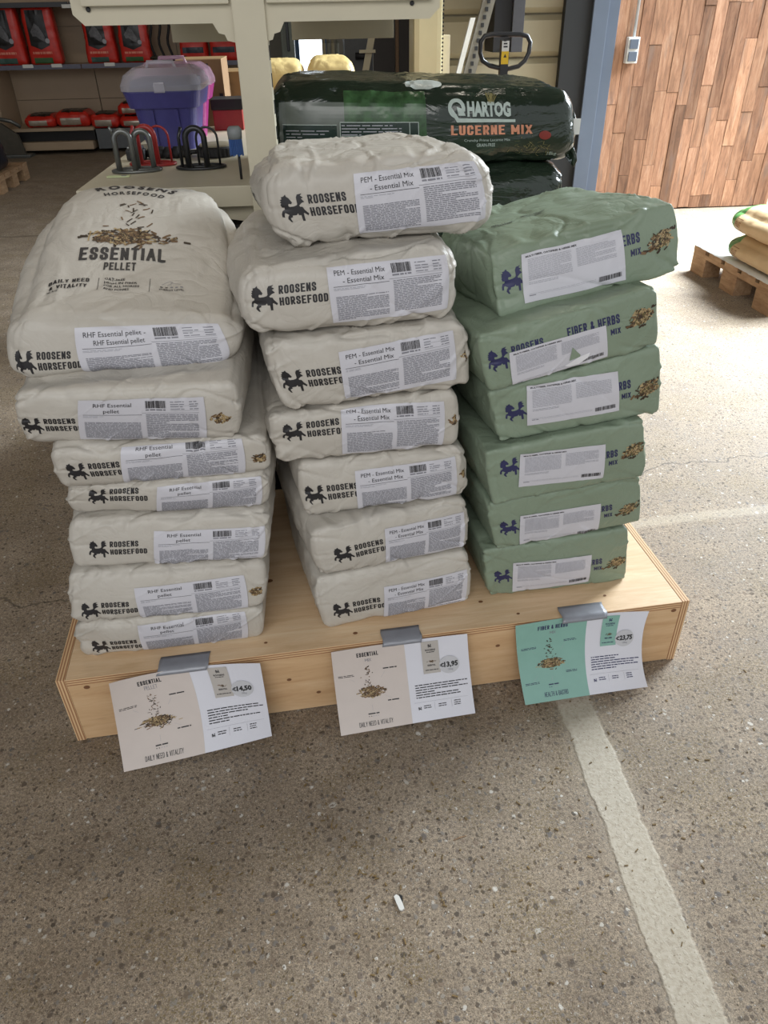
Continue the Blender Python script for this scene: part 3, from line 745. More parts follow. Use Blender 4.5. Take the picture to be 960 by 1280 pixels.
LAB = {
 'L': ['lowest white sack of the left stack, on the plinth above the left price card',
       'white sack second from the bottom of the left stack',
       'white sack third from the bottom of the left stack, lump at left corner',
       'thin squashed white sack fourth from the bottom of the left stack',
       'white sack fifth from the bottom of the left stack, set back under an overhanging sack',
       'white sack second from the top of the left stack, sticking out to the left',
       'topmost white sack of the left stack, printed top with pellet picture in view'],
 'M': ['lowest white sack of the middle stack, on the plinth above the middle price card',
       'white sack second from the bottom of the middle stack, left side fading into shadow',
       'white sack third from the bottom of the middle stack, above the two turned ones',
       'white sack halfway up the middle stack, fourth from the bottom',
       'white sack fifth from the bottom of the middle stack',
       'white sack second from the top of the middle stack, crumpled left corner',
       'topmost white sack of the middle stack, in front of the dark green bale'],
 'R': ['lowest green sack of the right stack, standing on the bare end of the plinth',
       'green sack second from the bottom of the right stack',
       'green sack third from the bottom of the right stack',
       'green sack third from the top of the right stack',
       'green sack second from top of the right stack, label torn at right',
       'topmost green sack of the right stack, tilted, creased top showing']}
GRP = {'L': 'white pellet sacks of the left stack', 'M': 'white mix sacks of the middle stack', 'R': 'green sacks of the right stack'}
LIFT = {'L': [0, 0.012, 0.03, 0.045, 0.055, 0.07, 0.085, 0.10], 'M': [0, 0.0, 0.0, 0.0, 0.0, 0.0, 0.0, 0.0], 'R': [0, -0.012, -0.025, -0.035, -0.045, -0.05, -0.04]}
LEN = {'L': [0.54, 0.54, 0.54, 0.54, 0.54, 0.54, 0.54], 'M': [0.56, 0.56, 0.56, 0.54, 0.50, 0.46, 0.42], 'R': [0.54, 0.54, 0.54, 0.54, 0.5, 0.44]}
SACKS = {}; BODY = {}
for key in 'LMR':
    for i, e in enumerate(BAGS[key]):
        rng = random.Random(ord(key) * 10 + i)
        c = [np.array(v) for v in e['c']]
        base = (c[2] + c[3]) / 2
        white = key != 'R'
        top = i == len(BAGS[key]) - 1
        kw = dict(r=(0.013, 0.012, 0.017) if white else (0.006, 0.006, 0.010), rb=0.05, front=0.010 if white else 0.005,
                  side=0.016 if white else 0.010, top=0.004, lb=LIFT[key][i], lt=LIFT[key][i + 1], amp=1.3 if white else 0.95, seed=ord(key) + i * 7, fold=1.0)
        if key == 'L' and top: kw.update(top=0.03, rb=0.09, shrink=0.10, amp=1.1, side=0.03, r=(0.03, 0.02, 0.022))
        if key == 'M' and top: kw.update(top=0.006, rb=0.07, shrink=0.10, amp=1.7, side=0.035, r=(0.028, 0.022, 0.032), skew=-0.035, lt=-0.012)
        if key == 'M' and i == 5: kw.update(amp=1.4, r=(0.020, 0.018, 0.024), side=0.03)
        if key == 'R' and top: kw.update(top=0.008, amp=1.5)
        sk = Sack(c, LEN[key][i], **kw); SACKS[key, i] = sk
        root = thing('feed_sack', LAB[key][i], 'sack', tuple(base), TH, GRP[key])
        root_ = root; root = sk.body('sack_body', M_SACKW if white else M_SACKG, root); BODY[key, i] = root
        if white:
            put_brand(sk, e['horse'][0], min(max(e['horse'][1], 0.3), 0.66), root, 0.90 if key == 'L' else 1.0, M_INK)
            ttl = LINES[key]
            if key == 'L' and top: ttl = ('RHF Essential pellet -', 'RHF Essential pellet')
            front_label(sk, e['lab'], root_, 'W', rng, ttl)
            if (key, i) in (('L', 5), ('L', 4), ('L', 1), ('M', 2), ('M', 3), ('M', 4)):
                x_ = e['lab'][1][0] + 0.02; y_ = 0.42 if key == 'L' else 0.5
                Ink().heap(0.016, 0, 0.028, 0.018, 46, rng, 0.008, 0.0028).build('printed_pellets', lambda P, x_=x_, y_=y_: sk.front(np.stack([np.minimum(x_ + P[:, 0] / sk.w, 0.985), y_ + P[:, 1] / sk.h], 1), 0.0007), M_PEL, root)
        else:
            put_brand(sk, e['horse'][0], e['horse'][1], root, 1.0, M_BLUE)
            tx, ty = e['tend']; hx, hy = e['heap']
            k = Ink()
            k.cap('FIBER & HERBS', 0, 0.0, 0.0165, 0.094, 0, align='R')
            k.cap('MIX', 0, -0.019, 0.0110, 0.018, 0, align='R')
            k.build('product_lettering', lambda P: sk.front(np.stack([tx + P[:, 0] / sk.w, ty + P[:, 1] / sk.h], 1), 0.0007), M_BLUE, root)
            k = Ink().heap(0.002, 0.001, 0.044, 0.026, 150, rng, 0.0065, 0.0026, m=(1, 2, 0, 2, 3, 1)).heap(-0.020, -0.009, 0.022, 0.004, 7, rng, 0.009, 0.0034, m=(1, 0)).heap(0.0, -0.016, 0.026, 0.002, 3, rng, 0.008, 0.0034, m=(1,)).heap(0.026, 0.012, 0.008, 0.004, 3, rng, 0.006, 0.003, m=(1,))
            k.build('printed_pellets', lambda P: sk.front(np.stack([np.minimum(hx + P[:, 0] / sk.w, 0.985), hy + (P[:, 1] + P[:, 0] * 0.12) / sk.h], 1), 0.0007), M_PEL, root)
            root = front_label(sk, e['lab'], root_, 'G', rng, None)
            if i == 4:   # torn, see-through end of the label
                fn = label_map(sk, e['lab'], 0.0026)
                Ink().poly([(0.60, 0.28), (0.64, 0.66), (0.72, 0.35), (0.71, 0.30)]).build('torn_gap', fn, M_SACKG, root)
                Ink().add([(0.60, 0.10), (0.55, 0.17), (0.70, 0.30), (0.82, 0.33), (0.80, 0.19), (0.70, 0.08)], [[0, 1, 2, 3, 4, 5]]).build('torn_flap', fn, plain('torn_paper', (228, 228, 232), 0.4), root)

# printing on the top of the topmost left sack
sk = SACKS['L', 6]; root = BODY['L', 6]
k = Ink(); Wk = sk.w
def arc(txt, cx, cy, R, cap, xs, bold):
    # lettering bent on an arc, one letter at a time
    ws = [glyphs(ch, bold)[2] * xs * cap + cap * 0.16 for ch in txt]; tot = sum(ws); a = -tot / 2 / R; out = []
    for ch, w1 in zip(txt, ws):
        am = a + w1 / 2 / R; V, F, W1 = glyphs(ch, bold)
        P = np.stack([V[:, 0] * xs * cap - W1 * xs * cap / 2, V[:, 1] * cap], 1)
        cc, ss = math.cos(-am), math.sin(-am); P = P @ np.array([[cc, ss], [-ss, cc]])
        k.add(P + [cx + R * math.sin(am), cy - R + R * math.cos(am)], F, 0); a += w1 / R
arc('ROOSENS', 0.165, 0.415, 0.19, 0.030, 0.72, 0.04)
arc('HORSEFOOD', 0.165, 0.378, 0.16, 0.017, 0.72, 0.03)
k0 = k; k = Ink()
k.cap('ESSENTIAL', 0.158, 0.158, 0.034, 0.148, 0, align='C')
k.cap('PELLET', 0.155, 0.130, 0.021, 0.054, 0, align='C')
k1 = k; k = Ink()
k.cap('DAILY NEED', 0.108, 0.098, 0.0095, 0.066, 0, align='R'); k.cap('& VITALITY', 0.105, 0.083, 0.0095, 0.060, 0, align='R'); k.text('20 KG', 0.060, 0.074, 0.006, 0.018, 0, bold=0.01, align='R')
k.rect(0.123, 0.075, 0.1238, 0.108, 0); k.rect(0.208, 0.075, 0.2088, 0.108, 0)
for j, tx_ in enumerate(('OAT-FREE', 'HIGH IN FIBER', 'FOR ALL HORSES', 'AND PONIES')):
    k.text(tx_, 0.133, 0.102 - j * 0.0088, 0.0052, 0.0042 * len(tx_), 0, bold=0.02)
for j in range(5): k.rect(0.226 + j * 0.0085, 0.088, 0.2305 + j * 0.0085, 0.0905, 0 if j < 2 else 1)
k.line(0.228, 0.095, 0.242, 0.106, 0.0006, 1); k.line(0.242, 0.106, 0.26, 0.096, 0.0006, 1); k.line(0.238, 0.094, 0.246, 0.104, 0.0006, 1)
k.text('ENERGY LEVEL', 0.225, 0.079, 0.0045, 0.042, 0, bold=0.02)
tm = lambda P: sk.topm(np.stack([P[:, 0] / Wk, P[:, 1] / sk.D], 1), 0.0009)
k0.build('brand_lettering', tm, M_INK, root); k1.build('title_lettering', tm, M_INK, root); tag(k.build('small_lettering', tm, [M_INK, M_INKG], root), kind='stuff')
rng = random.Random(11)
Ink().heap(0.165, 0.222, 0.16, 0.040, 190, rng, 0.014, 0.0036, m=(1, 0, 2, 0, 1)).heap(0.165, 0.214, 0.21, 0.05, 16, rng, 0.015, 0.0042, m=(1, 0)).heap(0.168, 0.225, 0.12, 0.03, 0, rng, 0.016, 0.0036, rain=26, rh=0.10, m=(1, 0)).build('printed_pellets', tm, M_PEL, root)
# a little printing on the top of the topmost green sack and on the side of the topmost middle one
sk2 = SACKS['R', 5]; root = BODY['R', 5]
k = Ink().text('DAILY NEED', 0.055, 0.16, 0.006, 0.045, 0, bold=0.03).text('& GASTRO', 0.055, 0.148, 0.006, 0.036, 0, bold=0.03).text('HIGH IN FIBER', 0.125, 0.20, 0.005, 0.04, 0, bold=0.03).text('FOR ALL HORSES', 0.125, 0.19, 0.005, 0.044, 0, bold=0.03).text('AND PONIES', 0.125, 0.18, 0.005, 0.034, 0, bold=0.03)
k.build('top_lettering', lambda P: sk2.topm(np.stack([P[:, 0] / sk2.w, P[:, 1] / sk2.D], 1), 0.0009), M_INK, root)
sk3 = SACKS['M', 6]; root = BODY['M', 6]
k = Ink().text('ESSENTIAL', 0, 0, 0.03, 0.12, 0, bold=0.04)
k.build('side_lettering', lambda P: sk3.sidem(np.stack([0.62 - P[:, 0] / sk3.D, 0.5 - P[:, 1] / sk3.h], 1), 0.0009), M_INK, root)

# ================================================================ price cards and tape
PAP = {'1':[[[-0.4831,1.0532,0.1917],[-0.3444,1.0942,0.1793],[-0.1895,1.0885,0.1842]],[[-0.483,1.0261,0.0934],[-0.3286,1.0595,0.0973],[-0.1847,1.0679,0.1033]],[[-0.4777,0.9834,0.008],[-0.3233,1.0107,0.0119],[-0.18,1.0412,0.0153]]],'2':[[[-0.0448,1.1141,0.1762],[0.103,1.1338,0.1744],[0.2461,1.1391,0.1792]],[[-0.0405,1.0813,0.0895],[0.1092,1.0992,0.0855],[0.2514,1.1065,0.0924]],[[-0.0341,1.0307,0.0121],[0.1143,1.0505,0.0105],[0.2601,1.0681,0.0091]]],'3':[[[0.3526,1.1503,0.1821],[0.5112,1.169,0.1825],[0.6523,1.1661,0.1846]],[[0.3612,1.125,0.0897],[0.5084,1.1417,0.091],[0.6382,1.1348,0.1055]],[[0.3728,1.0778,0.0122],[0.516,1.0932,0.0113],[0.6605,1.1086,0.008]]]}
def lag(t): return np.stack([(t - 0.5) * (t - 1) * 2, -4 * t * (t - 1), 2 * t * (t - 0.5)], 0)
def paper_map(G, off):
    G = np.array(G)
    def raw(x, y):
        A, B = lag(1 - y), lag(x)
        return np.einsum('in,jn,ijk->nk', A, B, G)
    def fn(P):
        x, y = P[:, 0], P[:, 1]; p = raw(x, y); e = 1e-3
        n = np.cross(raw(x + e, y) - p, raw(x, y + e) - p); n /= np.linalg.norm(n, axis=1)[:, None]
        return p + n * off
    return fn
CARDS = [('1', M_PAPERB, ('ESSENTIAL', 'PELLET'), 'DAILY NEED & VITALITY', '€14,50', 'beige and white essential pellet price card with curled left edge, below the left stack', M_INK, M_PAPERBAG),
         ('2', M_PAPERB, ('ESSENTIAL', 'MIX'), 'DAILY NEED & VITALITY', '€13,95', 'beige and white essential mix price card below the middle stack', M_INK, M_PAPERBAG),
         ('3', M_PAPERG, ('FIBER & HERBS', 'MIX'), 'HEALTH & GASTRO', '€23,75', 'mint green and white price card taped below the green sacks', M_BLUE, M_PAPERG)]
for ci, (key, tint, ttl, foot, price, lab, inkm, bagm) in enumerate(CARDS):
    G = PAP[key]; rng = random.Random(50 + ci)
    t = thing('price_card', lab, 'price card', tuple(np.array(G[2][1]) * [1, 1, 0]), TH, 'price cards taped to the plinth')
    f0 = paper_map(G, 0.0)
    t = Ink().rect(0, 0, 1, 1, 0, 32, 24).build('card_sheet', f0, M_PAPER, t, 1)
    Ink().rect(0, 0, 0.522, 1, 0, 18, 24).build('tinted_half', paper_map(G, 0.0004), tint, t, 1)
    f2 = paper_map(G, 0.0008); f3 = paper_map(G, 0.0012); f4 = paper_map(G, 0.0016)
    AS = 1.414
    k = Ink()
    k.cap(ttl[0], 0.25 if ci < 2 else 0.265, 0.885, 0.05, 0.155 if ci < 2 else 0.22, 0, 0.18, align='C')
    k.cap(ttl[1], 0.25 if ci < 2 else 0.265, 0.822, 0.046 if ci == 0 else 0.036, 0.085 if ci == 0 else 0.045, 1, 0.09, align='C')
    k.build('title_lettering', f2, [inkm, M_INKG, M_INKL], t); k = Ink()
    k.cap(foot, 0.26, 0.055, 0.055, 0.245 if ci < 2 else 0.19, 0, 0.11, align='C')
    k.build('slogan_lettering', f2, [inkm, M_INKG, M_INKL], t); k = Ink()
    for (x0, y0, x1) in ((0.03, 0.66, 0.14), (0.35, 0.70, 0.45), (0.36, 0.31, 0.45)) + (((0.03, 0.22, 0.14),) if ci == 2 else ()):
        k.para(x0, y0, x1, y0 + 0.03, 2 if x0 < 0.1 or ci == 2 else 1, rng, 0.45, 0, 1, 0.02)
    k.para(0.21, 0.185, 0.29, 0.205, 1, rng, 0.7, 0, 1, 0.02)
    for j in range(5): k.disc(0.215 + j * 0.016, 0.165, 0.0035, 0.005, 0 if j < 2 else 2, 8)
    for L in ((0.11, 0.635, 0.14, 0.60), (0.36, 0.68, 0.33, 0.61), (0.39, 0.35, 0.345, 0.39), (0.245, 0.30, 0.245, 0.23)) + (((0.10, 0.26, 0.13, 0.32),) if ci == 2 else ()): k.line(*L, 0.0015, 2)
    k.para(0.57, 0.28, 0.97, 0.46, 6, rng, 0.38, 0, 0.2, 0.02)
    k.rect(0.55, 0.235, 0.96, 0.237, 2, 6); k.rect(0.70, 0.13, 0.7015, 0.22, 2); k.rect(0.83, 0.13, 0.8315, 0.22, 2)
    k.para(0.62, 0.15, 0.68, 0.20, 2, rng, 0.4, 0, 1, 0.015); k.para(0.73, 0.15, 0.79, 0.20, 2, rng, 0.4, 0, 1, 0.015); k.para(0.85, 0.14, 0.90, 0.215, 3, rng, 0.4, 0, 1, 0.012)
    horse(k, 0.575, 0.14, 0.028, 1.5)
    tag(k.build('small_print', f2, [inkm, M_INKG, M_INKL], t), kind='stuff')
    hm = [(0, 1, 2), (0, 2, 1, 0), (1, 2, 0, 3)][ci]
    k = Ink(); L_, W_ = (0.030, 0.007) if ci == 0 else (0.022, 0.010)
    hv = [0.10, 0.13, 0.11][ci]
    def squash(P, f=f2): return f(P)
    k.heap(0.25, 0.455, 0.20, hv, 260, rng, L_, W_, m=hm); k.heap(0.24, 0.42, 0.30, hv, 12, rng, L_, W_, m=hm)
    k.heap(0.235, 0.5, 0.13, 0.05, 0, rng, L_ * 0.8, W_ * 0.9, rain=36, rh=0.24, m=(1, 0) if ci < 2 else (1, 1))
    k.build('printed_pellets', f2, M_PEL, t)
    bx0, bx1 = 0.645, 0.775
    Ink().rect(bx0, 0.575, bx1, 0.965, 0, 5, 12).build('printed_sack', f3, bagm, t, 1)
    k = Ink(); horse(k, 0.693, 0.885, 0.030, 1.5); k.text('ROOSENS', 0.71, 0.85, 0.022, 0.075, 0, bold=0.03, align='C'); k.para(0.68, 0.828, 0.74, 0.84, 1, rng, 0.7, 0, 1, 0.01)
    k.text(ttl[0], 0.71, 0.665, 0.02, 0.06, 0, bold=0.03, align='C'); k.para(0.66, 0.61, 0.76, 0.625, 1, rng, 0.6, 0, 1, 0.012)
    tag(k.build('sack_lettering', f4, inkm, t), kind='stuff')
    Ink().heap(0.71, 0.72, 0.06, 0.03, 26, rng, 0.012, 0.004, m=(0, 1)).build('printed_pellets', f4, M_PEL, t)
    Ink().disc(0.845, 0.655, 0.078, 0.108, 0, 40).build('price_sticker', f4, M_STICK, t)
    k = Ink().text('C', 0.779, 0.637, 0.046, 0.024, 0, bold=0.04).line(0.772, 0.665, 0.795, 0.667, 0.006, 0).line(0.771, 0.652, 0.793, 0.653, 0.006, 0).text(price[1:], 0.858, 0.634, 0.060, 0.108, 0, bold=0.045, shear=0.1, align='C', rot=0.04).text('/20kg', 0.85, 0.588, 0.022, 0.04, 1, align='C')
    k.build('price_lettering', paper_map(G, 0.0021), [plain('marker_ink', (22, 22, 24), 0.5), M_INKG], t)
    # strip of duct tape folded over the front edge of the plinth
    (ua, ub, lab2, skx) = [(0.205, 0.306, 'dull grey strip of duct tape holding the left price card', -0.004),
                      (0.664, 0.748, 'grey strip of duct tape holding the middle price card', -0.001),
                      (1.061, 1.163, 'shiny grey strip of duct tape holding the right price card', -0.002)][ci]
    V = []; F = []; nx = 14
    rows = [(0.030, H + 0.0008), (0.020, H + 0.0010), (0.008, H + 0.0016), (0.000, H + 0.0022), (-0.0065, H + 0.0012), (-0.0115, H - 0.0030), (-0.0145, H - 0.0075)]
    for ri, (o_, z_) in enumerate(rows):
        for j in range(nx + 1):
            f_ = j / nx; sag = 0.0004 * math.sin(f_ * 17 + ri) + 0.0003 * math.sin(f_ * 31)
            V.append(boxp(ua + (ub - ua) * f_ + skx * ri * 0.3 + (0.0012 * math.sin(ri * 5) if j in (0, nx) else 0), o_ - abs(sag), z_ + abs(sag)))
    for ri in range(len(rows) - 1):
        for j in range(nx): F.append([ri * (nx + 1) + j, (ri + 1) * (nx + 1) + j, (ri + 1) * (nx + 1) + j + 1, ri * (nx + 1) + j + 1])
    tp = pydata('duct_tape', V, F, M_TAPE, None, True)
    md = tp.modifiers.new('thick', 'SOLIDIFY'); md.thickness = 0.0006; md.offset = 1
    tag(tp, lab2, 'tape', 'duct tape strips on the plinth edge')

# ================================================================ shelving seen end-on, with arms to both sides
rk = thing('shelving_rack', 'cream painted steel shelving upright with arms and shelves to both sides, behind the sacks', 'shelving', (-0.135, 1.83, 0))
m = MB().box((-0.168, 1.80, 0), (-0.102, 1.86, 2.4), 0.003); m.build('upright', M_CREAM, rk)
sl = Ink()
for k_ in range(46):
    z_ = 0.1 + k_ * 0.05
    sl.rect(-0.1695, z_, -0.1688, z_ + 0.025, 0)
m = MB()
for k_ in range(46):
    z_ = 0.1 + k_ * 0.05
    m.box((-0.1695, 1.822, z_), (-0.166, 1.830, z_ + 0.026)); m.box((-0.104, 1.822, z_), (-0.1005, 1.830, z_ + 0.026))
tag(m.build('slots', M_DARK, rk), kind='stuff')
for Y_ in (1.81,):
    dz = 0.0
    for sgn in (-1, 1):
        pts = [(-0.138 + sgn * 0.030, 1.232), (-0.138 + sgn * 0.046, 1.236), (-0.138 + sgn * 0.050, 1.246), (-0.138 + sgn * 0.062, 1.249), (-0.138 + sgn * 0.072, 1.266), (-0.138 + sgn * 0.325, 1.266), (-0.138 + sgn * 0.345, 1.285), (-0.138 + sgn * 0.345, 1.40), (-0.138 + sgn * 0.030, 1.40)]
        if sgn > 0: pts = [(x_ + (0.045 if x_ > 0.15 else 0), z_) for x_, z_ in pts]
        MB().prism([(x_, Y_, z_) for x_, z_ in pts], (0, 0.012, 0)).build('shelf_arm', M_CREAM, rk)
for (xa, xb) in ((-0.46, -0.172), (-0.098, 0.235)):
    MB().box((xa, 1.795, 1.298), (xb, 2.79, 1.318), 0.002).box((xa, 1.795, 1.318), (xa + 0.004, 2.79, 1.36)).build('shelf_panel', M_CREAM, rk)
    MB().box((xa + 0.02, 2.70, 1.212), (xb, 2.74, 1.27), 0.002).build('shelf_rail', M_CLAD, rk)
MB().box((-0.575, 1.868, 0.935), (-0.172, 2.86, 0.95), 0.002).box((-0.575, 1.868, 0.905), (-0.172, 1.874, 0.937)).build('shelf_panel', M_CREAM, rk)
MB().box((-0.50, 2.865, 0.935), (-0.172, 3.44, 0.95), 0.002).build('shelf_panel', M_CREAM, rk)
for Y_ in (1.90, 2.84):
    MB().prism([(-0.55, Y_, 0.934), (-0.17, Y_, 0.934), (-0.17, Y_, 0.86), (-0.30, Y_, 0.88)], (0, 0.012, 0)).build('shelf_arm', M_CREAM, rk)
MB().box((-0.54, 1.93, 0), (-0.172, 2.8, 0.85)).build('base_or_shade_block', M_DARK, rk)  # added black block: the dark void under the shelf, shade put into colour
for b_ in ((-0.45, 1.8075), (0.285, 1.8075)):
    MB().lathe([(0.0045, 0), (0.0045, 0.002), (0.003, 0.003)], (0, 0, 0), 10).build('bolt', M_DARK, rk).matrix_parent_inverse = PMAT(rk).inverted() @ Matrix.Translation((b_[0] if b_[0] < 0 else 0.195, 1.808, 1.293)) @ Matrix.Rotation(PI / 2, 4, 'X')

# grooming tubs
def mat_clear(name, c, a):
    t = NT(name)
    return t.done(lin(c), 0.12, 0, t.bump(t.noise(40, 3), 0.2, 0.003), 0.6, alpha=a)
M_CLEAR = mat_clear('clear_plastic_lid', (200, 196, 206), 0.45)
M_CLEAR2 = mat_clear('pinkish_clear_lid', (186, 150, 170), 0.5)
def tub(name, label, X0, X1, Y0, Y1, z0, hb, hl, mat, clear, dark):
    t = thing(name, label, 'tub', ((X0 + X1) / 2, (Y0 + Y1) / 2, z0))
    def ringpts(e, z, rr=0.03, n=6):
        xa, xb, ya, yb = X0 + e, X1 - e, Y0 + e, Y1 - e; P = []
        for (cx_, cy_, a0) in ((xb - rr, yb - rr, 0), (xa + rr, yb - rr, 90), (xa + rr, ya + rr, 180), (xb - rr, ya + rr, 270)):
            for k_ in range(n + 1):
                a_ = math.radians(a0 + 90 * k_ / n); P.append((cx_ + rr * math.cos(a_), cy_ + rr * math.sin(a_), z))
        return P
    def loft(rows):
        m_ = MB(); R = [[m_.bm.verts.new(p_) for p_ in r_] for r_ in rows]; n_ = len(R[0])
        for A, B in zip(R, R[1:]):
            for k_ in range(n_): m_.bm.faces.new((A[k_], A[(k_ + 1) % n_], B[(k_ + 1) % n_], B[k_]))
        m_.bm.faces.new(R[0][::-1]); m_.bm.faces.new(R[-1]); return m_
    w_ = X1 - X0
    loft([ringpts(0.17 * w_, z0), ringpts(0.06 * w_, z0 + hb * 0.97), ringpts(0.06 * w_, z0 + hb)]).build('tub_body', mat, t)
    loft([ringpts(0.045 * w_, z0 + hb * 0.72), ringpts(0.0, z0 + hb * 0.98), ringpts(0.0, z0 + hb)]).build('rim_band', mat, t)
    for fx in (0.34, 0.66):
        xx = X0 + w_ * fx
        MB().prism([(xx - 0.004, Y0 + 0.14 * w_, z0 + 0.01), (xx + 0.004, Y0 + 0.14 * w_, z0 + 0.01), (xx + 0.004, Y0 + 0.05 * w_, z0 + hb * 0.7), (xx - 0.004, Y0 + 0.05 * w_, z0 + hb * 0.7)], (0, 0.01, 0)).build('rib', mat, t)
    loft([ringpts(-0.004, z0 + hb), ringpts(-0.004, z0 + hb + hl * 0.25), ringpts(0.006, z0 + hb + hl * 0.7, 0.035), ringpts(0.03, z0 + hb + hl, 0.04), ]).build('lid', clear, t)
    MB().box((X0 + 0.02, Y0 + 0.03, z0 + hb + 0.004), (X1 - 0.02, Y1 - 0.03, z0 + hb + hl * 0.45), 0.006).build('inner_tray', dark, t)
    MB().tube([(X0 + w_ * 0.3, Y0 + 0.07, z0 + hb + hl * 0.7), (X0 + w_ * 0.34, Y0 + 0.07, z0 + hb + hl + 0.012), (X0 + w_ * 0.66, Y0 + 0.07, z0 + hb + hl + 0.012), (X0 + w_ * 0.7, Y0 + 0.07, z0 + hb + hl * 0.7)], 0.006, 8).build('carry_handle', clear, t, True)
    MB().box((X0 + w_ * 0.43, Y0 - 0.010, z0 + hb - 0.004), (X0 + w_ * 0.57, Y0 + 0.002, z0 + hb + 0.022), 0.003).build('latch', clear, t)
    return t
M_PURP = plain('blue_purple_plastic', (66, 64, 124), 0.35); M_PINK = plain('magenta_plastic', (138, 40, 104), 0.35)
p = at(165, 180, 2.42); q = at(256, 180, 2.42)
tub('grooming_tub', 'blue-purple plastic grooming tub with clear lid on the shelf beside the cream upright', p[0] - 0.005, q[0] + 0.005, 2.42, 2.66, 0.95, 0.155, 0.055, M_PURP, M_CLEAR, plain('tray_blue', (70, 84, 116), 0.5))
p = at(226, 170, 2.68); q = at(268, 170, 2.68)
tub('grooming_tub', 'magenta plastic tub with pinkish lid, half hidden behind the blue-purple tub', p[0] - 0.12, q[0] + 0.005, 2.68, 2.84, 0.95, 0.15, 0.06, M_PINK, M_CLEAR2, plain('tray_pink', (120, 60, 92), 0.5))
# cartons
def carton(label, x0, x1, y0, y1, z0, z1, marks=()):
    t = thing('cardboard_box', label, 'box', ((x0 + x1) / 2, (y0 + y1) / 2, z0), 0, 'cardboard boxes behind the tubs')
    MB().box((x0, y0, z0), (x1, y1, z1), 0.002).build('carton', M_CARD, t)
    k_ = Ink()
    for (a, b, c_, d_) in marks: Ink().rect(a, b, c_, d_, 0).build('printed_mark', lambda P: np.stack([x0 + P[:, 0] * (x1 - x0), np.full(len(P), y0 - 0.001), z0 + P[:, 1] * (z1 - z0)], 1), M_INK, t)
    MB().box((x0 - 0.0006, y0 - 0.0006, z0 + (z1 - z0) * 0.99), (x1 + 0.0006, y1 + 0.0006, z1 + 0.0008)).build('lid_tape', plain('tan_packing_tape', (170, 140, 100), 0.3), t)
    return t
a_, b_ = at(219, 75, 3.0), at(276, 75, 3.0)
carton('brown cardboard box with dark printed marks, rising above the tub lids', a_[0], b_[0], 3.0, 3.2, 0.95, a_[2], ((0.02, 0.80, 0.08, 0.95), (0.50, 0.80, 0.60, 0.94), (0.66, 0.78, 0.70, 0.94), (0.88, 0.4, 0.96, 0.5)))
a_, b_ = at(278, 90, 3.22), at(316, 90, 3.22)
carton('plain darker cardboard box between the marked box and the cream upright', a_[0], b_[0], 3.22, 3.44, 0.95, a_[2])
a_, b_ = at(266, 146, 2.86), at(303, 146, 2.86)
t = thing('flat_box', 'low red box with black top beside the cream upright', 'box', ((a_[0] + b_[0]) / 2, 2.93, 0.95))
MB().box((a_[0], 2.87, 0.95), (b_[0], 2.98, 1.012), 0.003).build('box_body', M_RED, t)
MB().box((a_[0] - 0.004, 2.866, 1.012), (b_[0] + 0.004, 2.984, 1.045), 0.006).build('box_top', M_DARK, t)
# saddlery hooks standing on the shelf
def hook_stand(label, loc, mat, sc=1.0, rot=0.0, wires=1, twin=False):
    t = thing('bandage_stand', label, 'stand', loc, 0, 'metal stands on the shelf')
    cr, sr = math.cos(rot), math.sin(rot)
    def L(x_, y_, z_): return (loc[0] + sc * (x_ * cr - y_ * sr), loc[1] + sc * (x_ * sr + y_ * cr), loc[2] + sc * z_)
    ring = [L(0.072 * math.cos(a) * (1.0), 0.042 * math.sin(a), 0.004) for a in [2 * PI * k_ / 26 for k_ in range(26)]]
    MB().tube(ring, 0.004 * sc, 7, True).build('base_ring', mat, t, True)
    MB().tube([L(-0.07, 0, 0.004), L(0.07, 0, 0.004)], 0.0035 * sc, 7).build('base_bar', mat, t, True)
    def arch(x0, x1, y_, h_, r_, flat=1.0):
        P = []
        for k_ in range(13):
            a = PI * k_ / 12; P.append(L((x0 + x1) / 2 - (x1 - x0) / 2 * math.cos(a), y_, h_ - (x1 - x0) / 2 + (x1 - x0) / 2 * math.sin(a)))
        P = [L(x0, y_, 0.003)] + P + [L(x1, y_, 0.003)]
        return MB().tube(P, r_ * sc, 8)
    if twin:
        arch(-0.05, -0.004, -0.01, 0.112, 0.0085).build('arch', mat, t, True); arch(0.004, 0.05, 0.01, 0.108, 0.0085).build('arch', mat, t, True)
        MB().tube([L(-0.05, -0.01, 0.10), L(-0.056, -0.02, 0.125)], 0.004 * sc, 7).build('hook_tip', mat, t, True)
    else:
        arch(-0.034, 0.020, -0.014, 0.110, 0.009).build('arch', mat, t, True)
        arch(-0.006, 0.056, 0.016, 0.108, 0.0035).build('wire_arch', mat, t, True)
        MB().tube([L(-0.055, 0.0, 0.004), L(-0.055, 0.0, 0.085), L(-0.045, 0, 0.112)], 0.0048 * sc, 7).build('hook_tip', mat, t, True)
    return t
hook_stand('grey metal stand with two arches at the shelf edge', tuple(atz(172, 214, 0.951)), M_GREYM, 0.84, 0.15, twin=True)
hook_stand('red metal arched stand in front of the blue-purple tub', tuple(atz(192, 206, 0.951)), M_RED, 0.84, -0.1)
hook_stand('black metal arched stand in front of the round black brush', tuple(atz(252, 210, 0.951)), M_BLACKM, 0.86, 0.05)
c_ = atz(272, 194, 0.951); t = thing('curry_comb', 'round black rubber curry comb with a pale top on the shelf', 'brush', tuple(c_))
MB().lathe([(0.052, 0), (0.054, 0.004), (0.054, 0.022), (0.050, 0.026)], c_, 36).build('rubber_ring', M_DARK, t)
MB().lathe([(0.047, 0), (0.047, 0.004), (0.03, 0.006)], c_ + [0, 0, 0.026], 30).build('comb_top', plain('pale_wood_disc', (150, 140, 118), 0.6), t)
m = MB()
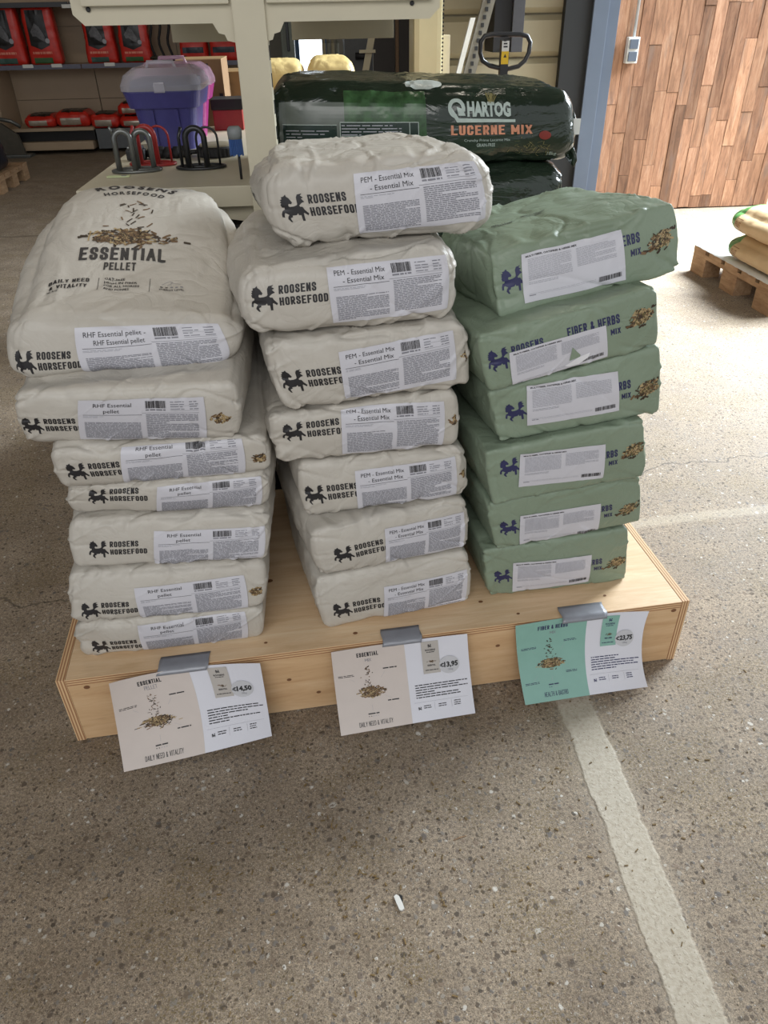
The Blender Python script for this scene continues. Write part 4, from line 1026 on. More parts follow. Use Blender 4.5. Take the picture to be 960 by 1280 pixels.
for k_ in range(30):
    a = 2 * PI * k_ / 30; m.box(c_ + [0.054 * math.cos(a) - 0.002, 0.054 * math.sin(a) - 0.002, 0.002], c_ + [0.054 * math.cos(a) + 0.002, 0.054 * math.sin(a) + 0.002, 0.02])
tag(m.build('rubber_teeth', M_DARK, t), kind='stuff')
c_ = atz(212, 197, 0.951); t = thing('rubber_brush', 'black knobbly rubber brush lying in front of the blue-purple tub', 'brush', tuple(c_))
m = MB()
for k_ in range(5):
    m.lathe([(0.010, 0), (0.020 - 0.003 * (k_ % 2), 0.006), (0.020 - 0.002 * k_, 0.016), (0.008, 0.028)], c_ + [-0.044 + k_ * 0.022, 0.008 * math.sin(k_ * 2), 0], 12)
m.build('brush_head', M_DARK, t, True)
MB().tube([c_ + [0.05, 0, 0.012], c_ + [0.09, 0.01, 0.012]], 0.006, 8).build('handle', M_DARK, t, True)
c_ = atz(187, 208, 0.951) + [-0.03, 0.12, 0]; t = thing('rubber_brush', 'small black brush behind the grey metal stand', 'brush', tuple(c_))
MB().box(c_ + [-0.05, -0.02, 0], c_ + [0.0, 0.02, 0.028], 0.006).build('brush_head', M_DARK, t)
MB().box(c_ + [-0.045, -0.016, 0.028], c_ + [-0.005, 0.016, 0.034], 0.002).build('brush_back', M_GREYM, t)
c_ = atz(152, 221, 0.951); t = thing('paper_tag', 'small pale yellow-green tag lying at the shelf corner by the grey stand', 'tag', tuple(c_))
MB().box(c_ + [-0.035, -0.008, 0], c_ + [0.02, 0.012, 0.002]).build('tag_sheet', plain('pale_green_card', (196, 206, 160), 0.5), t)
MB().box(c_ + [-0.0, -0.004, 0.002], c_ + [0.012, 0.004, 0.0026]).build('tag_print', M_INKG, t)
c_ = atz(302, 224, 0.951); t = thing('dandy_brush', 'blue bristle brush with grey cap standing on a black handle against the upright', 'brush', tuple(c_))
MB().tube([c_, c_ + [0, 0, 0.058]], 0.0032, 8).build('handle', M_DARK, t, True)
MB().lathe([(0.016, 0), (0.017, 0.012), (0.017, 0.020), (0.012, 0.026)], c_ + [-0.004, 0, 0.088], 20).build('cap', plain('grey_cap', (128, 132, 134), 0.5), t, True)
m = MB()
for k_ in range(22):
    a = 2 * PI * k_ / 22; r_ = 0.014
    m.tube([c_ + [-0.004 + r_ * math.cos(a), r_ * math.sin(a), 0.088], c_ + [-0.004 + r_ * 1.05 * math.cos(a), r_ * 1.05 * math.sin(a), 0.052 + 0.002 * (k_ % 3)]], 0.0018, 5)
tag(m.build('bristles', plain('blue_bristles', (52, 84, 140), 0.5), t), kind='stuff')

# ================================================================ dark green bales behind
def mat_gloss():
    t = NT('dark_green_film')
    f = t.noise(3, 3)
    n1 = t.bump(t.noise(7, 4, t.obj((1, 3, 3), rot=(0, 0.5, 0)), dist=1.0), 0.5, 0.012)
    n2 = t.bump(t.noise(30, 3), 0.3, 0.004, n1)
    return t.done(t.ramp(f, [(0.3, lin((26, 36, 28))), (0.7, lin((36, 48, 36)))]), 0.16, 0, n2, 0.6)
M_BALE = mat_gloss()
M_BALEG = plain('printed_leaf_green', (52, 82, 50), 0.25, var=0.5, sc=40)
M_BALEP = plain('printed_grey_picture', (92, 98, 92), 0.25, var=0.25, sc=10)
M_BALED = plain('printed_dark_panel', (18, 40, 34), 0.25)
M_SILV = plain('silver_print', (170, 182, 176), 0.3, var=0.1)
M_ORNG = plain('orange_print', (206, 138, 108), 0.3, var=0.2, sc=14)
M_CREAMP = plain('cream_print', (206, 190, 150), 0.3, var=0.1)
def bale(c, label, D=0.42, seed=3, detail=True, show=1):
    base = (c[2] + c[3]) / 2
    t = thing('bale', label, 'bale', (float(base[0]), float(base[1]), float(base[2])), 0, 'dark green wrapped bales in one stack')
    s_ = Sack(c, D, r=(0.05, 0.045, 0.05), rb=0.08, front=0.02, side=0.0, top=0.012, amp=1.25, seed=seed)
    s_.body('wrapped_body', M_BALE, t, *((70, 40, 24) if detail else (20, 12, 8)))
    return t, s_
YB = 1.96
c1 = [at(333, 104, YB), at(722, 112, YB), at(724, 204, YB), at(337, 201, YB)]
c1[2][2] = c1[3][2] = 0.962
t, s_ = bale(c1, 'large glossy dark green bale of lucerne mix on top of its stack, behind the sacks', seed=5)
rng = random.Random(5)
f1 = lambda P, o=0.0012: s_.front(P, o)
Ink().rect(0.03, 0.10, 0.24, 0.80, 0, 12, 12).build('printed_picture', f1, M_BALEP, t)
Ink().rect(0.24, 0.10, 0.50, 0.98, 0, 14, 14).build('printed_picture', f1, M_BALEG, t)
f2 = lambda P: s_.front(P, 0.002); f3 = lambda P: s_.front(P, 0.0028)
Ink().rect(0.045, 0.0, 0.215, 0.55, 0, 10, 10).rect(0.225, 0.0, 0.475, 0.58, 0, 14, 10).build('printed_panel', f2, M_BALED, t)
k = Ink().para(0.055, 0.02, 0.19, 0.50, 13, rng, 0.25, 1, 0.7, 0.02).para(0.23, 0.42, 0.42, 0.56, 4, rng, 0.3, 1, 0.7, 0.02).para(0.23, 0.03, 0.33, 0.38, 8, rng, 0.35, 1, 0.6, 0.015)
for j in range(9): k.rect(0.225, 0.02 + j * 0.05, 0.475, 0.026 + j * 0.05, 0, 12)
k.rect(0.445, 0, 0.447, 0.58, 0, 1, 8); k.rect(0.225, 0.575, 0.475, 0.583, 0, 12); k.rect(0.225, 0.0, 0.227, 0.58, 0, 1, 8); k.rect(0.473, 0.0, 0.475, 0.58, 0, 1, 8); k.rect(0.045, 0.545, 0.215, 0.552, 0, 8)
k.build('small_print', f3, [M_SILV, M_INKL], t)
k = Ink(); AR = s_.w / s_.h
def ringarc(cx, cy, r0, r1, a0, a1, n=20):
    V = []; F = []
    for j in range(n + 1):
        a = math.radians(a0 + (a1 - a0) * j / n)
        for r_ in (r0, r1): V.append((cx + r_ * math.cos(a) / s_.w, cy + r_ * math.sin(a) / s_.h))
    for j in range(n): F.append([2 * j, 2 * j + 1, 2 * j + 3, 2 * j + 2])
    k.add(V, F, 0)
lx, ly = 0.598, 0.74
ringarc(lx, ly, 0.012, 0.0205, -20, 270, 30)
k.add([(lx - 0.0165 / s_.w - 0.004, ly), (lx - 0.0165 / s_.w + 0.008, ly), (lx + 0.006, ly - 0.115), (lx + 0.19, ly - 0.13), (lx + 0.19, ly - 0.165), (lx + 0.0, ly - 0.165)], [[0, 5, 2, 1], [2, 5, 4, 3]], 0)
k.text('HARTOG', lx + 0.034, ly - 0.085, 0.165, 0.142, 0, bold=0.055)
k.poly([(lx, ly + 0.02), (lx + 0.02, ly - 0.01), (lx + 0.028, ly - 0.085), (lx + 0.005, ly - 0.085), (lx + 0.012, ly - 0.04)], 0)
k.build('brand_print', f2, M_SILV, t)
Ink().cap('LUCERNE MIX', 0.578, 0.42, 0.12, 0.265, 0, 0.17).build('product_lettering', f2, M_ORNG, t)
k = Ink().text('Crunchy Prime Lucerne Mix', 0.62, 0.165, 0.035, 0.15, 0).text('GRAIN-FREE', 0.66, 0.095, 0.045, 0.06, 0, bold=0.01).text('18kg', 0.895, 0.01, 0.09, 0.03, 0)
k.add([(x_, y_ + 0.06) for x_, y_ in ((0.62, 0.0), (0.621, 0.0), (0.621, 0.001))], [[0, 1, 2]], 0)
k.build('small_lettering', lambda P: s_.front(np.stack([P[:, 0], P[:, 1] + np.where(P[:, 0] > 0.88, 0.06, 0.17)], 1), 0.002), M_SILV, t)
k = Ink()
for j in range(14):
    a = rng.uniform(-0.9, 0.9); x_ = 0.71 + rng.uniform(-0.008, 0.008); k.line(x_, 0.80, x_ + 0.02 * math.sin(a), 0.82 + 0.16 * math.cos(a), 0.002, 0)
for j in range(60):
    x_ = 0.85 + rng.gauss(0, 0.035); y_ = 0.20 + rng.gauss(0, 0.07); k.line(x_, y_, x_ + rng.uniform(-0.02, 0.02), y_ + rng.uniform(-0.05, 0.05), 0.0018, 0)
o = k.build('printed_herbs', f2, plain('herb_print', (120, 112, 70), 0.4), t); tag(o, kind='stuff')
Ink().disc(0.885, 0.40, 0.020, 0.06, 0, 20).build('printed_seal', f3, plain('red_seal_print', (124, 38, 28), 0.35), t)
# clear carrying patch on the top and the folded end
Ink().disc(0.5, 0.06, 0.06, 0.05, 0, 26).build('handle_patch', lambda P: s_.topm(P, 0.0015), plain('milky_handle_patch', (176, 182, 176), 0.25), t)
pe = at(722, 150, YB)
V, F = [], []
for i in range(9):
    for j in range(5):
        z_ = 0.985 + 0.12 * i / 8
        V.append((pe[0] - 0.02 + 0.035 * j / 4 + 0.006 * math.sin(i * 1.3), YB + 0.05 + 0.05 * math.sin(j * 1.1 + i * 0.4) * 0.3, z_ - 0.01 * j))
for i in range(8):
    for j in range(4): F.append([i * 5 + j, i * 5 + j + 1, i * 5 + j + 6, i * 5 + j + 5])
o = pydata('end_seam', V, F, M_BALE, t, True); md = o.modifiers.new('t', 'SOLIDIFY'); md.thickness = 0.003
MB().box((pe[0] - 0.012, YB + 0.03, 1.02), (pe[0] + 0.018, YB + 0.034, 1.055), 0.001).build('end_label', M_WHITE, t)
def flatq(z0, z1, dx=0.0, s_=0.0):
    xa, xb = float(c1[3][0]) + dx, float(c1[2][0]) + dx + s_
    return [np.array(v) for v in ((xa, YB, z1), (xb, YB, z1), (xb, YB, z0), (xa, YB, z0))]
t2, s_ = bale(flatq(0.76, 0.957, -0.005, -0.02), 'glossy dark green bale directly under the large top bale', seed=9)
k = Ink(); lx = 0.598; ly = 0.50
ringarc(lx, ly, 0.012, 0.0205, -20, 270, 30)
k.text('HARTOG', lx + 0.034, ly - 0.085, 0.165, 0.142, 0, bold=0.055)
k.build('brand_print', lambda P: s_.front(P, 0.002), M_SILV, t2)
k = Ink()
for j in range(14):
    a = rng.uniform(-0.9, 0.9); x_ = 0.71 + rng.uniform(-0.008, 0.008); k.line(x_, 0.76, x_ + 0.02 * math.sin(a), 0.78 + 0.16 * math.cos(a), 0.002, 0)
k.build('printed_herbs', lambda P: s_.front(P, 0.002), plain('rust_herb_print', (120, 70, 48), 0.4), t2)
for j, (za, zb) in enumerate(((0.56, 0.757), (0.35, 0.557), (0.146, 0.347))):
    bale(flatq(za, zb, -0.01), ['third dark green bale from the top, hidden behind the sack stacks', 'fourth dark green bale from the top, hidden behind the sack stacks', 'lowest dark green bale, on the pallet behind the sack stacks'][j], seed=12 + j, detail=False)
def pallet(label, x0, y0, lx, ly, rot=0.0, group=None, loc=None):
    """blocks along the y side facing -x, deck boards running along y... built in its own frame"""
    t = thing('pallet', label, 'pallet', (x0, y0, 0), rot, group); LOCAL.add(t.name)
    for i, fx in enumerate((0, 0.5, 1)):
        for j, fy in enumerate((0, 0.5, 1)):
            bx_, by_ = (0.10, 0.145)
            X_, Y_ = fx * (lx - bx_), fy * (ly - by_) if fy != 0.5 else (ly - by_) / 2
            MB().box((X_, Y_, 0.022 if False else 0.0), (X_ + bx_, Y_ + by_, 0.100), 0.002).build('block', M_PALLET, t)
    for fx in (0, 0.5, 1):
        X_ = fx * (lx - 0.10); MB().box((X_, 0, 0.1), (X_ + 0.10, ly, 0.122), 0.0015).build('stringer_board', M_PALLET, t)
    n_ = max(3, int(round(ly / 0.16)))
    for k_ in range(n_):
        Y_ = k_ * (ly - 0.13) / (n_ - 1); MB().box((-0.002, Y_, 0.122), (lx + 0.002, Y_ + 0.13, 0.144), 0.002).build('deck_board', M_PALLET, t)
    return t
pallet('wooden pallet hidden under the stack of dark green bales', -0.12, 1.99, 0.75, 0.42)

# ================================================================ pallet with two sacks on the right
P0 = (2.135, 3.40)
pallet('wooden pallet at the right edge carrying two brown and green sacks', 2.135, 3.40, 1.2, 0.8, math.radians(3.5))
M_KRAFT = mat_sack('brown_kraft_paper', (186, 160, 122), (200, 176, 140), 0.6, 0.25)
M_GRN = plain('bright_green_print', (78, 136, 74), 0.4, var=0.15); M_DGRN = plain('dark_green_print', (30, 84, 44), 0.4, var=0.2)
# added white sheet: bright daylight on the pallet top, put into colour
V, F = [], []
for i in range(31):
    for j in range(13):
        x_ = 2.12 + 1.18 * j / 12; y_ = 3.40 + 0.80 * i / 30
        V.append((x_ - 0.04 * (i / 30) , y_ + 0.06 * j / 12, 0.1455 + 0.003 * abs(math.sin(i * 1.2)) * (j < 1)))
for i in range(30):
    for j in range(12): F.append([i * 13 + j, i * 13 + j + 1, i * 13 + j + 14, i * 13 + j + 13])
o = pydata('daylit_sheet', V, F, M_WHITE, None, True); md = o.modifiers.new('t', 'SOLIDIFY'); md.thickness = 0.001; md.offset = 1
tag(o, 'thin white sheet on the right pallet, daylight on its top put into colour', 'sheet')
def side_sack(z0, z1, yf, x0, x1, label, seed):
    """lies along y, its far end towards the plank wall, long side facing -x"""
    c_ = [np.array(v) for v in ((x1, yf + 0.02, z1), (x0, yf, z1), (x0, yf, z0), (x1, yf + 0.02, z0))]
    h_ = z1 - z0
    s_ = Sack(c_, 0.56, r=(0.09, 0.16, h_ * 0.46), rb=0.08, front=0.0, side=0.02, top=0.03, amp=1.2, seed=seed)
    t = thing('pellet_sack', label, 'sack', ((x0 + x1) / 2, yf - 0.25, z0), 0, 'brown and green sacks on the right pallet')
    b_ = s_.body('sack_body', M_KRAFT, t, 36, 60, 18)
    def patch(name, fn, u0, u1, v0, v1, mt): Ink().rect(u0, v0, u1, v1, 0, 20, 20).build(name, fn, mt, b_, 0.02)
    patch('green_end', lambda P: s_.front(P, 0.0012), 0.0, 1.0, 0.0, 1.0, M_DGRN)
    patch('green_band', lambda P: s_.topm(P, 0.0012), 0.0, 1.0, 0.0, 0.22, M_GRN)
    patch('green_band', lambda P: s_.sidem(P, 0.0012, 1.0), 0.0, 0.22, 0.0, 1.0, M_GRN)
    k_ = Ink().text('PELLET', 0.245, 0.42, 0.20, 0.10, 0, bold=0.02).rect(0.24, 0.3, 0.36, 0.33, 0, 4).rect(0.24, 0.70, 0.36, 0.73, 0, 4)
    k_.build('side_lettering', lambda P: s_.sidem(P, 0.002, 1.0), plain('brown_ink', (128, 92, 60), 0.5), b_)
    return t
side_sack(0.150, 0.262, 3.98, 2.12, 2.55, 'lower brown paper sack with green end on the right pallet', 31)
side_sack(0.276, 0.400, 4.00, 2.12, 2.56, 'upper brown paper sack with green end on the right pallet', 37)

# pallet and bag cut by the left edge
pallet('wooden pallet cut off by the left edge, under a yellow and black bag', -4.04, 7.16, 1.2, 0.8, 0.02)
c_ = [np.array(v) for v in ((-3.6, 7.19, 0.50), (-2.93, 7.19, 0.50), (-2.88, 7.19, 0.15), (-3.6, 7.19, 0.15))]
s_ = Sack(c_, 0.5, r=(0.05, 0.05, 0.06), rb=0.08, amp=2, seed=41, top=0.03)
t = thing('printed_bag', 'yellow, white and black printed bag on the pallet at the left edge', 'bag', (-3.2, 7.3, 0.15))
s_.body('bag_body', plain('navy_black_film', (24, 28, 40), 0.3), t, 24, 12, 12)
Ink().rect(0.45, 0.45, 0.99, 0.62, 0, 10, 4).build('yellow_band', lambda P: s_.front(P, 0.003), plain('yellow_print', (196, 178, 60), 0.4), t)
Ink().rect(0.45, 0.62, 0.99, 0.98, 0, 10, 4).build('white_band', lambda P: s_.front(P, 0.003), M_WHITE, t)
Ink().rect(0.86, 0.2, 0.90, 0.4, 0, 3, 3).build('blue_mark', lambda P: s_.front(P, 0.003), plain('blue_print', (70, 96, 150), 0.4), t)

# ================================================================ far shelving with red pet food bags
M_BEIGE = plain('beige_shelf_steel', (172, 152, 128), 0.6, var=0.04, sc=3)
gd = thing('wall_shelving', 'long beige shelving unit along the far left wall holding red bags', 'shelving', (-2.2, 9.9, 0))
for (xa, xb) in ((-3.50, -2.56), (-2.55, -1.60), (-1.59, -0.64)):
    for (za, zb) in ((0.10, 0.50), (0.505, 0.855), (0.86, 1.20), (1.205, 1.6), (1.605, 2.1)):
        MB().box((xa, 9.99, za), (xb, 10.0, zb)).build('back_panel', M_BEIGE, gd)
    MB().box((xa, 9.5, 0.835), (xb, 9.98, 0.86)).build('shelf_board', M_BEIGE, gd)
    MB().box((xa, 9.485, 0.825), (xb, 9.5, 0.868), 0.002).build('price_rail', plain('grey_blue_rail', (96, 96, 112), 0.4), gd)
    MB().box((xa, 9.5, 1.385), (xb, 9.98, 1.41)).build('shelf_board', M_BEIGE, gd)
    MB().box((xa, 9.485, 1.375), (xb, 9.5, 1.42), 0.002).build('price_rail', plain('dark_rail', (60, 60, 64), 0.4), gd)
MB().box((-3.56, 9.45, 0), (-3.51, 10.05, 2.4), 0.002).build('end_panel', M_BEIGE, gd)
MB().prism([(-3.50, 9.46, 0.235), (-2.56, 9.46, 0.235), (-2.56, 9.98, 0.235), (-3.50, 9.98, 0.235)], (0, 0, 0.03)).build('base_shelf', M_BEIGE, gd)
MB().box((-3.47, 9.52, 0.13), (-2.57, 9.9, 0.233)).build('dark_gap', M_DARK, gd)
MB().box((-3.49, 9.44, 0.045), (-2.59, 9.9, 0.128), 0.01).build('plinth', M_BEIGE, gd)
MB().box((-2.55, 9.50, 0.04), (-0.66, 9.98, 0.24), 0.004).build('base_or_shade_block', plain('blue_grey_base', (92, 96, 100), 0.5), gd)
for px_ in (35, 71, 137, 216, 84):
    yv = 84 - px_ * 0.024 if px_ != 84 else 8
    a_ = at(px_, yv, 9.482); MB().box((a_[0] - 0.055, 9.478, a_[2] - 0.014), (a_[0] + 0.055, 9.485, a_[2] + 0.018)).build('price_tag', M_WHITE, gd)
M_REDB = plain('red_bag_film', (196, 44, 32), 0.35, var=0.12); M_BLKP = plain('black_print_panel', (26, 24, 24), 0.35)
M_GRYP = plain('grey_dog_print', (92, 92, 96), 0.45, var=0.3, sc=50); M_GRNP = plain('green_print_strip', (56, 96, 56), 0.4); M_TEALP = plain('teal_print_strip', (62, 92, 84), 0.4); M_NAVP = plain('navy_print_strip', (40, 46, 58), 0.4)
def red_bag(px0, px1, pyb, pyt, label, strip, seed, kind=0):
    a_, b_ = at(px0, pyb, 9.56), at(px1, pyb, 9.56); top = at(px0, pyt, 9.56)[2]
    z0 = 0.862
    c_ = [np.array(v) for v in ((a_[0] + 0.02, 9.56, top), (b_[0] - 0.02, 9.56, top), (b_[0], 9.56, z0), (a_[0], 9.56, z0))]
    s_ = Sack(c_, 0.16, r=(0.03, 0.03, 0.03), rb=0.05, front=0.02, side=0.0, amp=2.0, seed=seed)
    t = thing('pet_food_bag', label, 'bag', ((a_[0] + b_[0]) / 2, 9.6, z0), 0, 'red pet food bags standing on the far shelf')
    s_.body('bag_body', M_REDB, t, 16, 6, 20)
    fa = lambda P: s_.front(P, 0.003); fb = lambda P: s_.front(P, 0.006); fc = lambda P: s_.front(P, 0.009)
    if kind == 0:
        Ink().rect(0.14, 0.34, 0.74, 0.94, 0, 6, 10).poly([(0.14, 0.345), (0.45, 0.27), (0.74, 0.345)], 0).build('picture_panel', fa, M_BLKP, t)
        Ink().add([(0.22, 0.58), (0.32, 0.66), (0.40, 0.72), (0.52, 0.66), (0.64, 0.50), (0.62, 0.40), (0.50, 0.44), (0.38, 0.50), (0.26, 0.50)], [[0, 1, 2, 3, 4, 5, 6, 7, 8]], 0).build('printed_dog', fb, M_GRYP, t)
        Ink().disc(0.70, 0.42, 0.07, 0.045, 0, 14).build('printed_badge', fc, M_INKL, t)
        Ink().para(0.15, 0.19, 0.75, 0.24, 1, random.Random(seed), 0.8, 0, 1, 0.06).build('lettering', fa, plain('pale_red_print', (226, 140, 120), 0.4), t)
        Ink().rect(0.15, 0.02, 0.72, 0.13, 0, 5, 3).build('colour_strip', fa, strip, t)
    else:
        Ink().rect(0.08, 0.62, 0.9, 0.94, 0, 6, 8).build('picture_panel', fa, M_BLKP, t)
        Ink().disc(0.55, 0.68, 0.16, 0.06, 0, 14).build('printed_dog', fb, M_GRYP, t)
        Ink().text('kalb', 0.1, 0.42, 0.075, 0.33, 0, bold=0.05).para(0.46, 0.43, 0.85, 0.49, 1, random.Random(seed), 0.8, 0, 1, 0.05).build('lettering', fa, plain('pale_red_print', (226, 150, 130), 0.4), t)
        Ink().rect(0.1, 0.18, 0.86, 0.30, 0, 6, 3).build('colour_strip', fa, strip, t)
    return t
red_bag(-6, 35, 80, 8, 'red pet food bag at the far left end of the far shelf, leaning', M_TEALP, 61)
red_bag(38, 79, 78, 8, 'red pet food bag with grass green strip, second from the left on the far shelf', M_GRNP, 62)
red_bag(109, 148, 76, 12, 'red pet food bag with teal strip, left one under the cream shelf arm', M_TEALP, 63)
red_bag(152, 191, 76, 16, 'red pet food bag with green strip, right one under the cream shelf arm', M_GRNP, 64)
red_bag(226, 261, 74, 16, 'red bag with navy strip, just left of the cream bracket, above the cartons', M_NAVP, 65, 1)
red_bag(263, 300, 72, 16, 'red bag with navy strip, partly behind the cream upright', M_NAVP, 66, 1)
a_ = at(205, 76, 9.6)
t = thing('hanging_straps', 'tangled black straps on the far shelf between the red bags', 'straps', (a_[0], 9.6, 0.862))
rng = random.Random(8)
for k_ in range(3):
    P = [(a_[0] - 0.10 + 0.09 * k_ + 0.02 * math.sin(j), 9.62 + 0.02 * k_, 0.87 + 0.42 * (1 - j / 8)) for j in range(9)]
    MB().tube(P, 0.014, 6).build('strap', M_DARK, t, True)
for k_ in range(4):
    P = [(a_[0] - 0.15 + 0.045 * j, 9.58 + 0.03 * math.sin(j * 1.7 + k_), 0.885 + 0.03 * abs(math.sin(j * 1.3 + k_ * 2))) for j in range(10)]
    MB().tube(P, 0.013, 6).build('strap', plain('dark_olive_strap', (46, 44, 30), 0.6), t, True)
# bags lying on the base shelf
def lying_bag(px0, px1, pyt, pyb, label, seed, z0=0.266):
    a_, b_ = at(px0, pyb, 9.52), at(px1, pyb, 9.52); top = at(px0, pyt, 9.52)[2]
    c_ = [np.array(v) for v in ((a_[0], 9.52, max(top, z0 + 0.11)), (b_[0], 9.52, max(top, z0 + 0.11)), (b_[0], 9.52, z0), (a_[0], 9.52, z0))]
    s_ = Sack(c_, 0.36, r=(0.04, 0.04, 0.05), rb=0.06, front=0.02, side=0.01, top=0.02, amp=2.4, seed=seed)
    t = thing('pet_food_bag', label, 'bag', ((a_[0] + b_[0]) / 2, 9.6, z0), 0, 'red and silver bags lying on the base shelf')
    s_.body('bag_body', M_REDB, t, 16, 14, 10)
    Ink().rect(0.16, 0.12, 0.74, 0.62, 0, 7, 5).build('silver_panel', lambda P: s_.front(P, 0.004), plain('silver_film', (176, 164, 150), 0.25, 0.3), t)
    Ink().rect(0.2, 0.04, 0.85, 0.7, 0, 7, 7).build('dark_top_panel', lambda P: s_.topm(P, 0.004), plain('dark_brown_film', (48, 38, 34), 0.3), t)
lying_bag(33, 71, 146, 162, 'red and silver bag lying leftmost on the far base shelf', 71)
lying_bag(72, 114, 141, 161, 'red and silver bag lying second from the left on the far base shelf', 72)
lying_bag(115, 150, 144, 160, 'red and silver bag lying third from the left on the far base shelf', 73, 0.242)
lying_bag(151, 186, 148, 160, 'lower of two stacked red and silver bags beside the blue-purple tub', 74, 0.242)
lying_bag(149, 184, 133, 147, 'upper of two stacked red and silver bags beside the blue-purple tub', 75, 0.368)
# something dark and grey left of the shelving
a_ = at(4, 150, 9.3)
t = thing('garden_chair', 'grey metal folding chair in the dark corner left of the far shelving', 'chair', (a_[0], 9.3, 0))
MB().tube([(a_[0] - 0.2, 9.3, 0.42), (a_[0] + 0.08, 9.3, 0.36), (a_[0] + 0.16, 9.32, 0.3)], 0.02, 8).build('arm', M_GREYM, t, True)
MB().prism([(a_[0] - 0.3, 9.32, 0.0), (a_[0] + 0.14, 9.32, 0.0), (a_[0] + 0.1, 9.32, 0.22), (a_[0] - 0.05, 9.32, 0.34), (a_[0] - 0.3, 9.32, 0.36)], (0, 0.05, 0)).build('side_panel', plain('grey_canvas', (82, 78, 70), 0.8), t)
MB().box((a_[0] - 0.1, 9.26, 0), (a_[0] + 0.2, 9.44, 0.03), 0.005).build('foot', M_GREYM, t)
struct('trim_2', MB().box((-5.5, 10.02, 0), (-3.57, 10.1, 3.0)), M_DARK)

# ================================================================ between: column, machines, yellow sacks, pallet truck
a_, b_ = at(517, 60, 4.6), at(553, 60, 4.6)
cl = thing('steel_column', 'pale yellow round-edged column behind the shelving, right of the dark doorway', 'column', ((a_[0] + b_[0]) / 2, 4.7, 0))
MB().box((a_[0], 4.6, 0), (b_[0] + 0.0, 4.85, 3.4), 0.03).build('column_body', M_CREAM2, cl)
MB().box((b_[0] + 0.004, 4.66, 0), (b_[0] + 0.05, 4.70, 1.17), 0.002).build('slotted_edge', M_CREAM, cl)
m = MB()
for k_ in range(40): m.box((b_[0] - 0.004, 4.594, 0.9 + k_ * 0.018), (b_[0] + 0.004, 4.602, 0.909 + k_ * 0.018))
tag(m.build('slots', M_DARK, cl), kind='stuff')
# leaning slotted uprights
a_, b_, c_ = at(572, 85, 5.3), at(592, 8, 5.3), at(606, 0, 5.3)
t = thing('slotted_upright', 'white slotted upright leaning against the beige cladding', 'upright', (a_[0], 5.3, 0))
dx_ = (b_[0] - a_[0]) / (b_[2] - a_[2])
def leaning(x_, z_, wd, y_, z1, mat, parent, nm):
    xb_ = x_ - dx_ * z_
    MB().prism([(xb_, y_, 0), (xb_ + wd, y_, 0), (xb_ + wd + dx_ * z1, y_, z1), (xb_ + dx_ * z1, y_, z1)], (0, 0.03, 0)).build(nm, mat, parent)
leaning(a_[0], a_[2], 0.03, 5.3, 1.24, M_WHITE, t, 'rail')
t2 = thing('slotted_upright', 'dark slotted upright leaning beside the white one', 'upright', (a_[0] + 0.1, 5.34, 0))
leaning(a_[0] + 0.055, a_[2], 0.075, 5.34, 1.75, plain('grey_slotted_steel', (112, 108, 98), 0.5), t2, 'rail')
m = MB()
for k_ in range(24):
    z_ = 0.75 + k_ * 0.04; xx = a_[0] + 0.055 + 0.03 + dx_ * (z_ - a_[2]); m.box((xx, 5.332, z_), (xx + 0.018, 5.345, z_ + 0.022))
tag(m.build('slots', M_DARK, t2), kind='stuff')
# hanging black cabinet / blind
a_, b_, c_ = at(616, 60, 5.5), at(637, 60, 5.5), at(646, 60, 5.5)
t = thing('black_cabinet', 'tall open black steel cabinet leaning at the beige cladding, above the handle', 'cabinet', (a_[0], 5.5, 1.05))
MB().box((a_[0], 5.5, 1.05), (b_[0], 5.78, 2.6), 0.003).build('cabinet_body', plain('matt_black_steel', (14, 14, 18), 0.6), t)
MB().box((b_[0] + 0.002, 5.47, 1.05), (b_[0] + 0.075, 5.52, 2.6), 0.003).build('cabinet_frame', plain('dark_grey_steel', (62, 62, 66), 0.4), t)
MB().prism([(a_[0], 5.49, 1.05), (a_[0] + 0.18, 5.49, 1.15), (a_[0], 5.49, 1.15)], (0, 0.008, 0)).build('corner_plate', M_DARK, t)
# pallet truck
YH = 3.3
pa = lambda x_, y_: tuple(at(x_, y_, YH))
t = thing('pallet_truck', 'black looped handle of a pallet truck rising behind the dark green bale', 'pallet truck', (at(630, 60, YH)[0], YH, 0))
loop = [pa(612, 82), pa(603, 76), pa(600, 66), pa(601, 52), pa(606, 45), pa(615, 43), pa(632, 43), pa(650, 43), pa(659, 45), pa(663, 53), pa(661, 66), pa(656, 76), pa(648, 83), pa(632, 87)]
MB().tube(loop, 0.0085, 10, True).build('handle_loop', M_BLACKM, t, True)
hx = at(631, 60, YH)[0]
MB().box((hx - 0.016, YH - 0.01, 0.35), (hx + 0.016, YH + 0.02, at(631, 50, YH)[2]), 0.003).build('shaft', M_BLACKM, t)
z1_, z2_, z3_ = at(631, 51, YH)[2], at(631, 64, YH)[2], at(631, 80, YH)[2]
MB().box((hx - 0.014, YH - 0.0125, z2_), (hx + 0.014, YH - 0.010, z1_)).build('white_sticker', M_WHITE, t)
MB().box((hx - 0.014, YH - 0.0125, z3_), (hx + 0.014, YH - 0.010, z2_)).build('yellow_sticker', plain('warning_yellow', (226, 186, 30), 0.4), t)
k = Ink().poly([(0, 0), (0.012, 0), (0.006, 0.012)], 0).para(-0.002, 0.03, 0.014, 0.07, 4, random.Random(1), 0.5, 0, 1, 0.01)
k.build('sticker_print', lambda P: np.stack([hx - 0.006 + P[:, 0], np.full(len(P), YH - 0.0132), z2_ - 0.02 + P[:, 1]], 1), M_INK, t)
MB().box((hx - 0.07, YH - 0.05, 0.08), (hx + 0.07, YH + 0.08, 0.36), 0.01).build('pump_housing', M_RED, t)
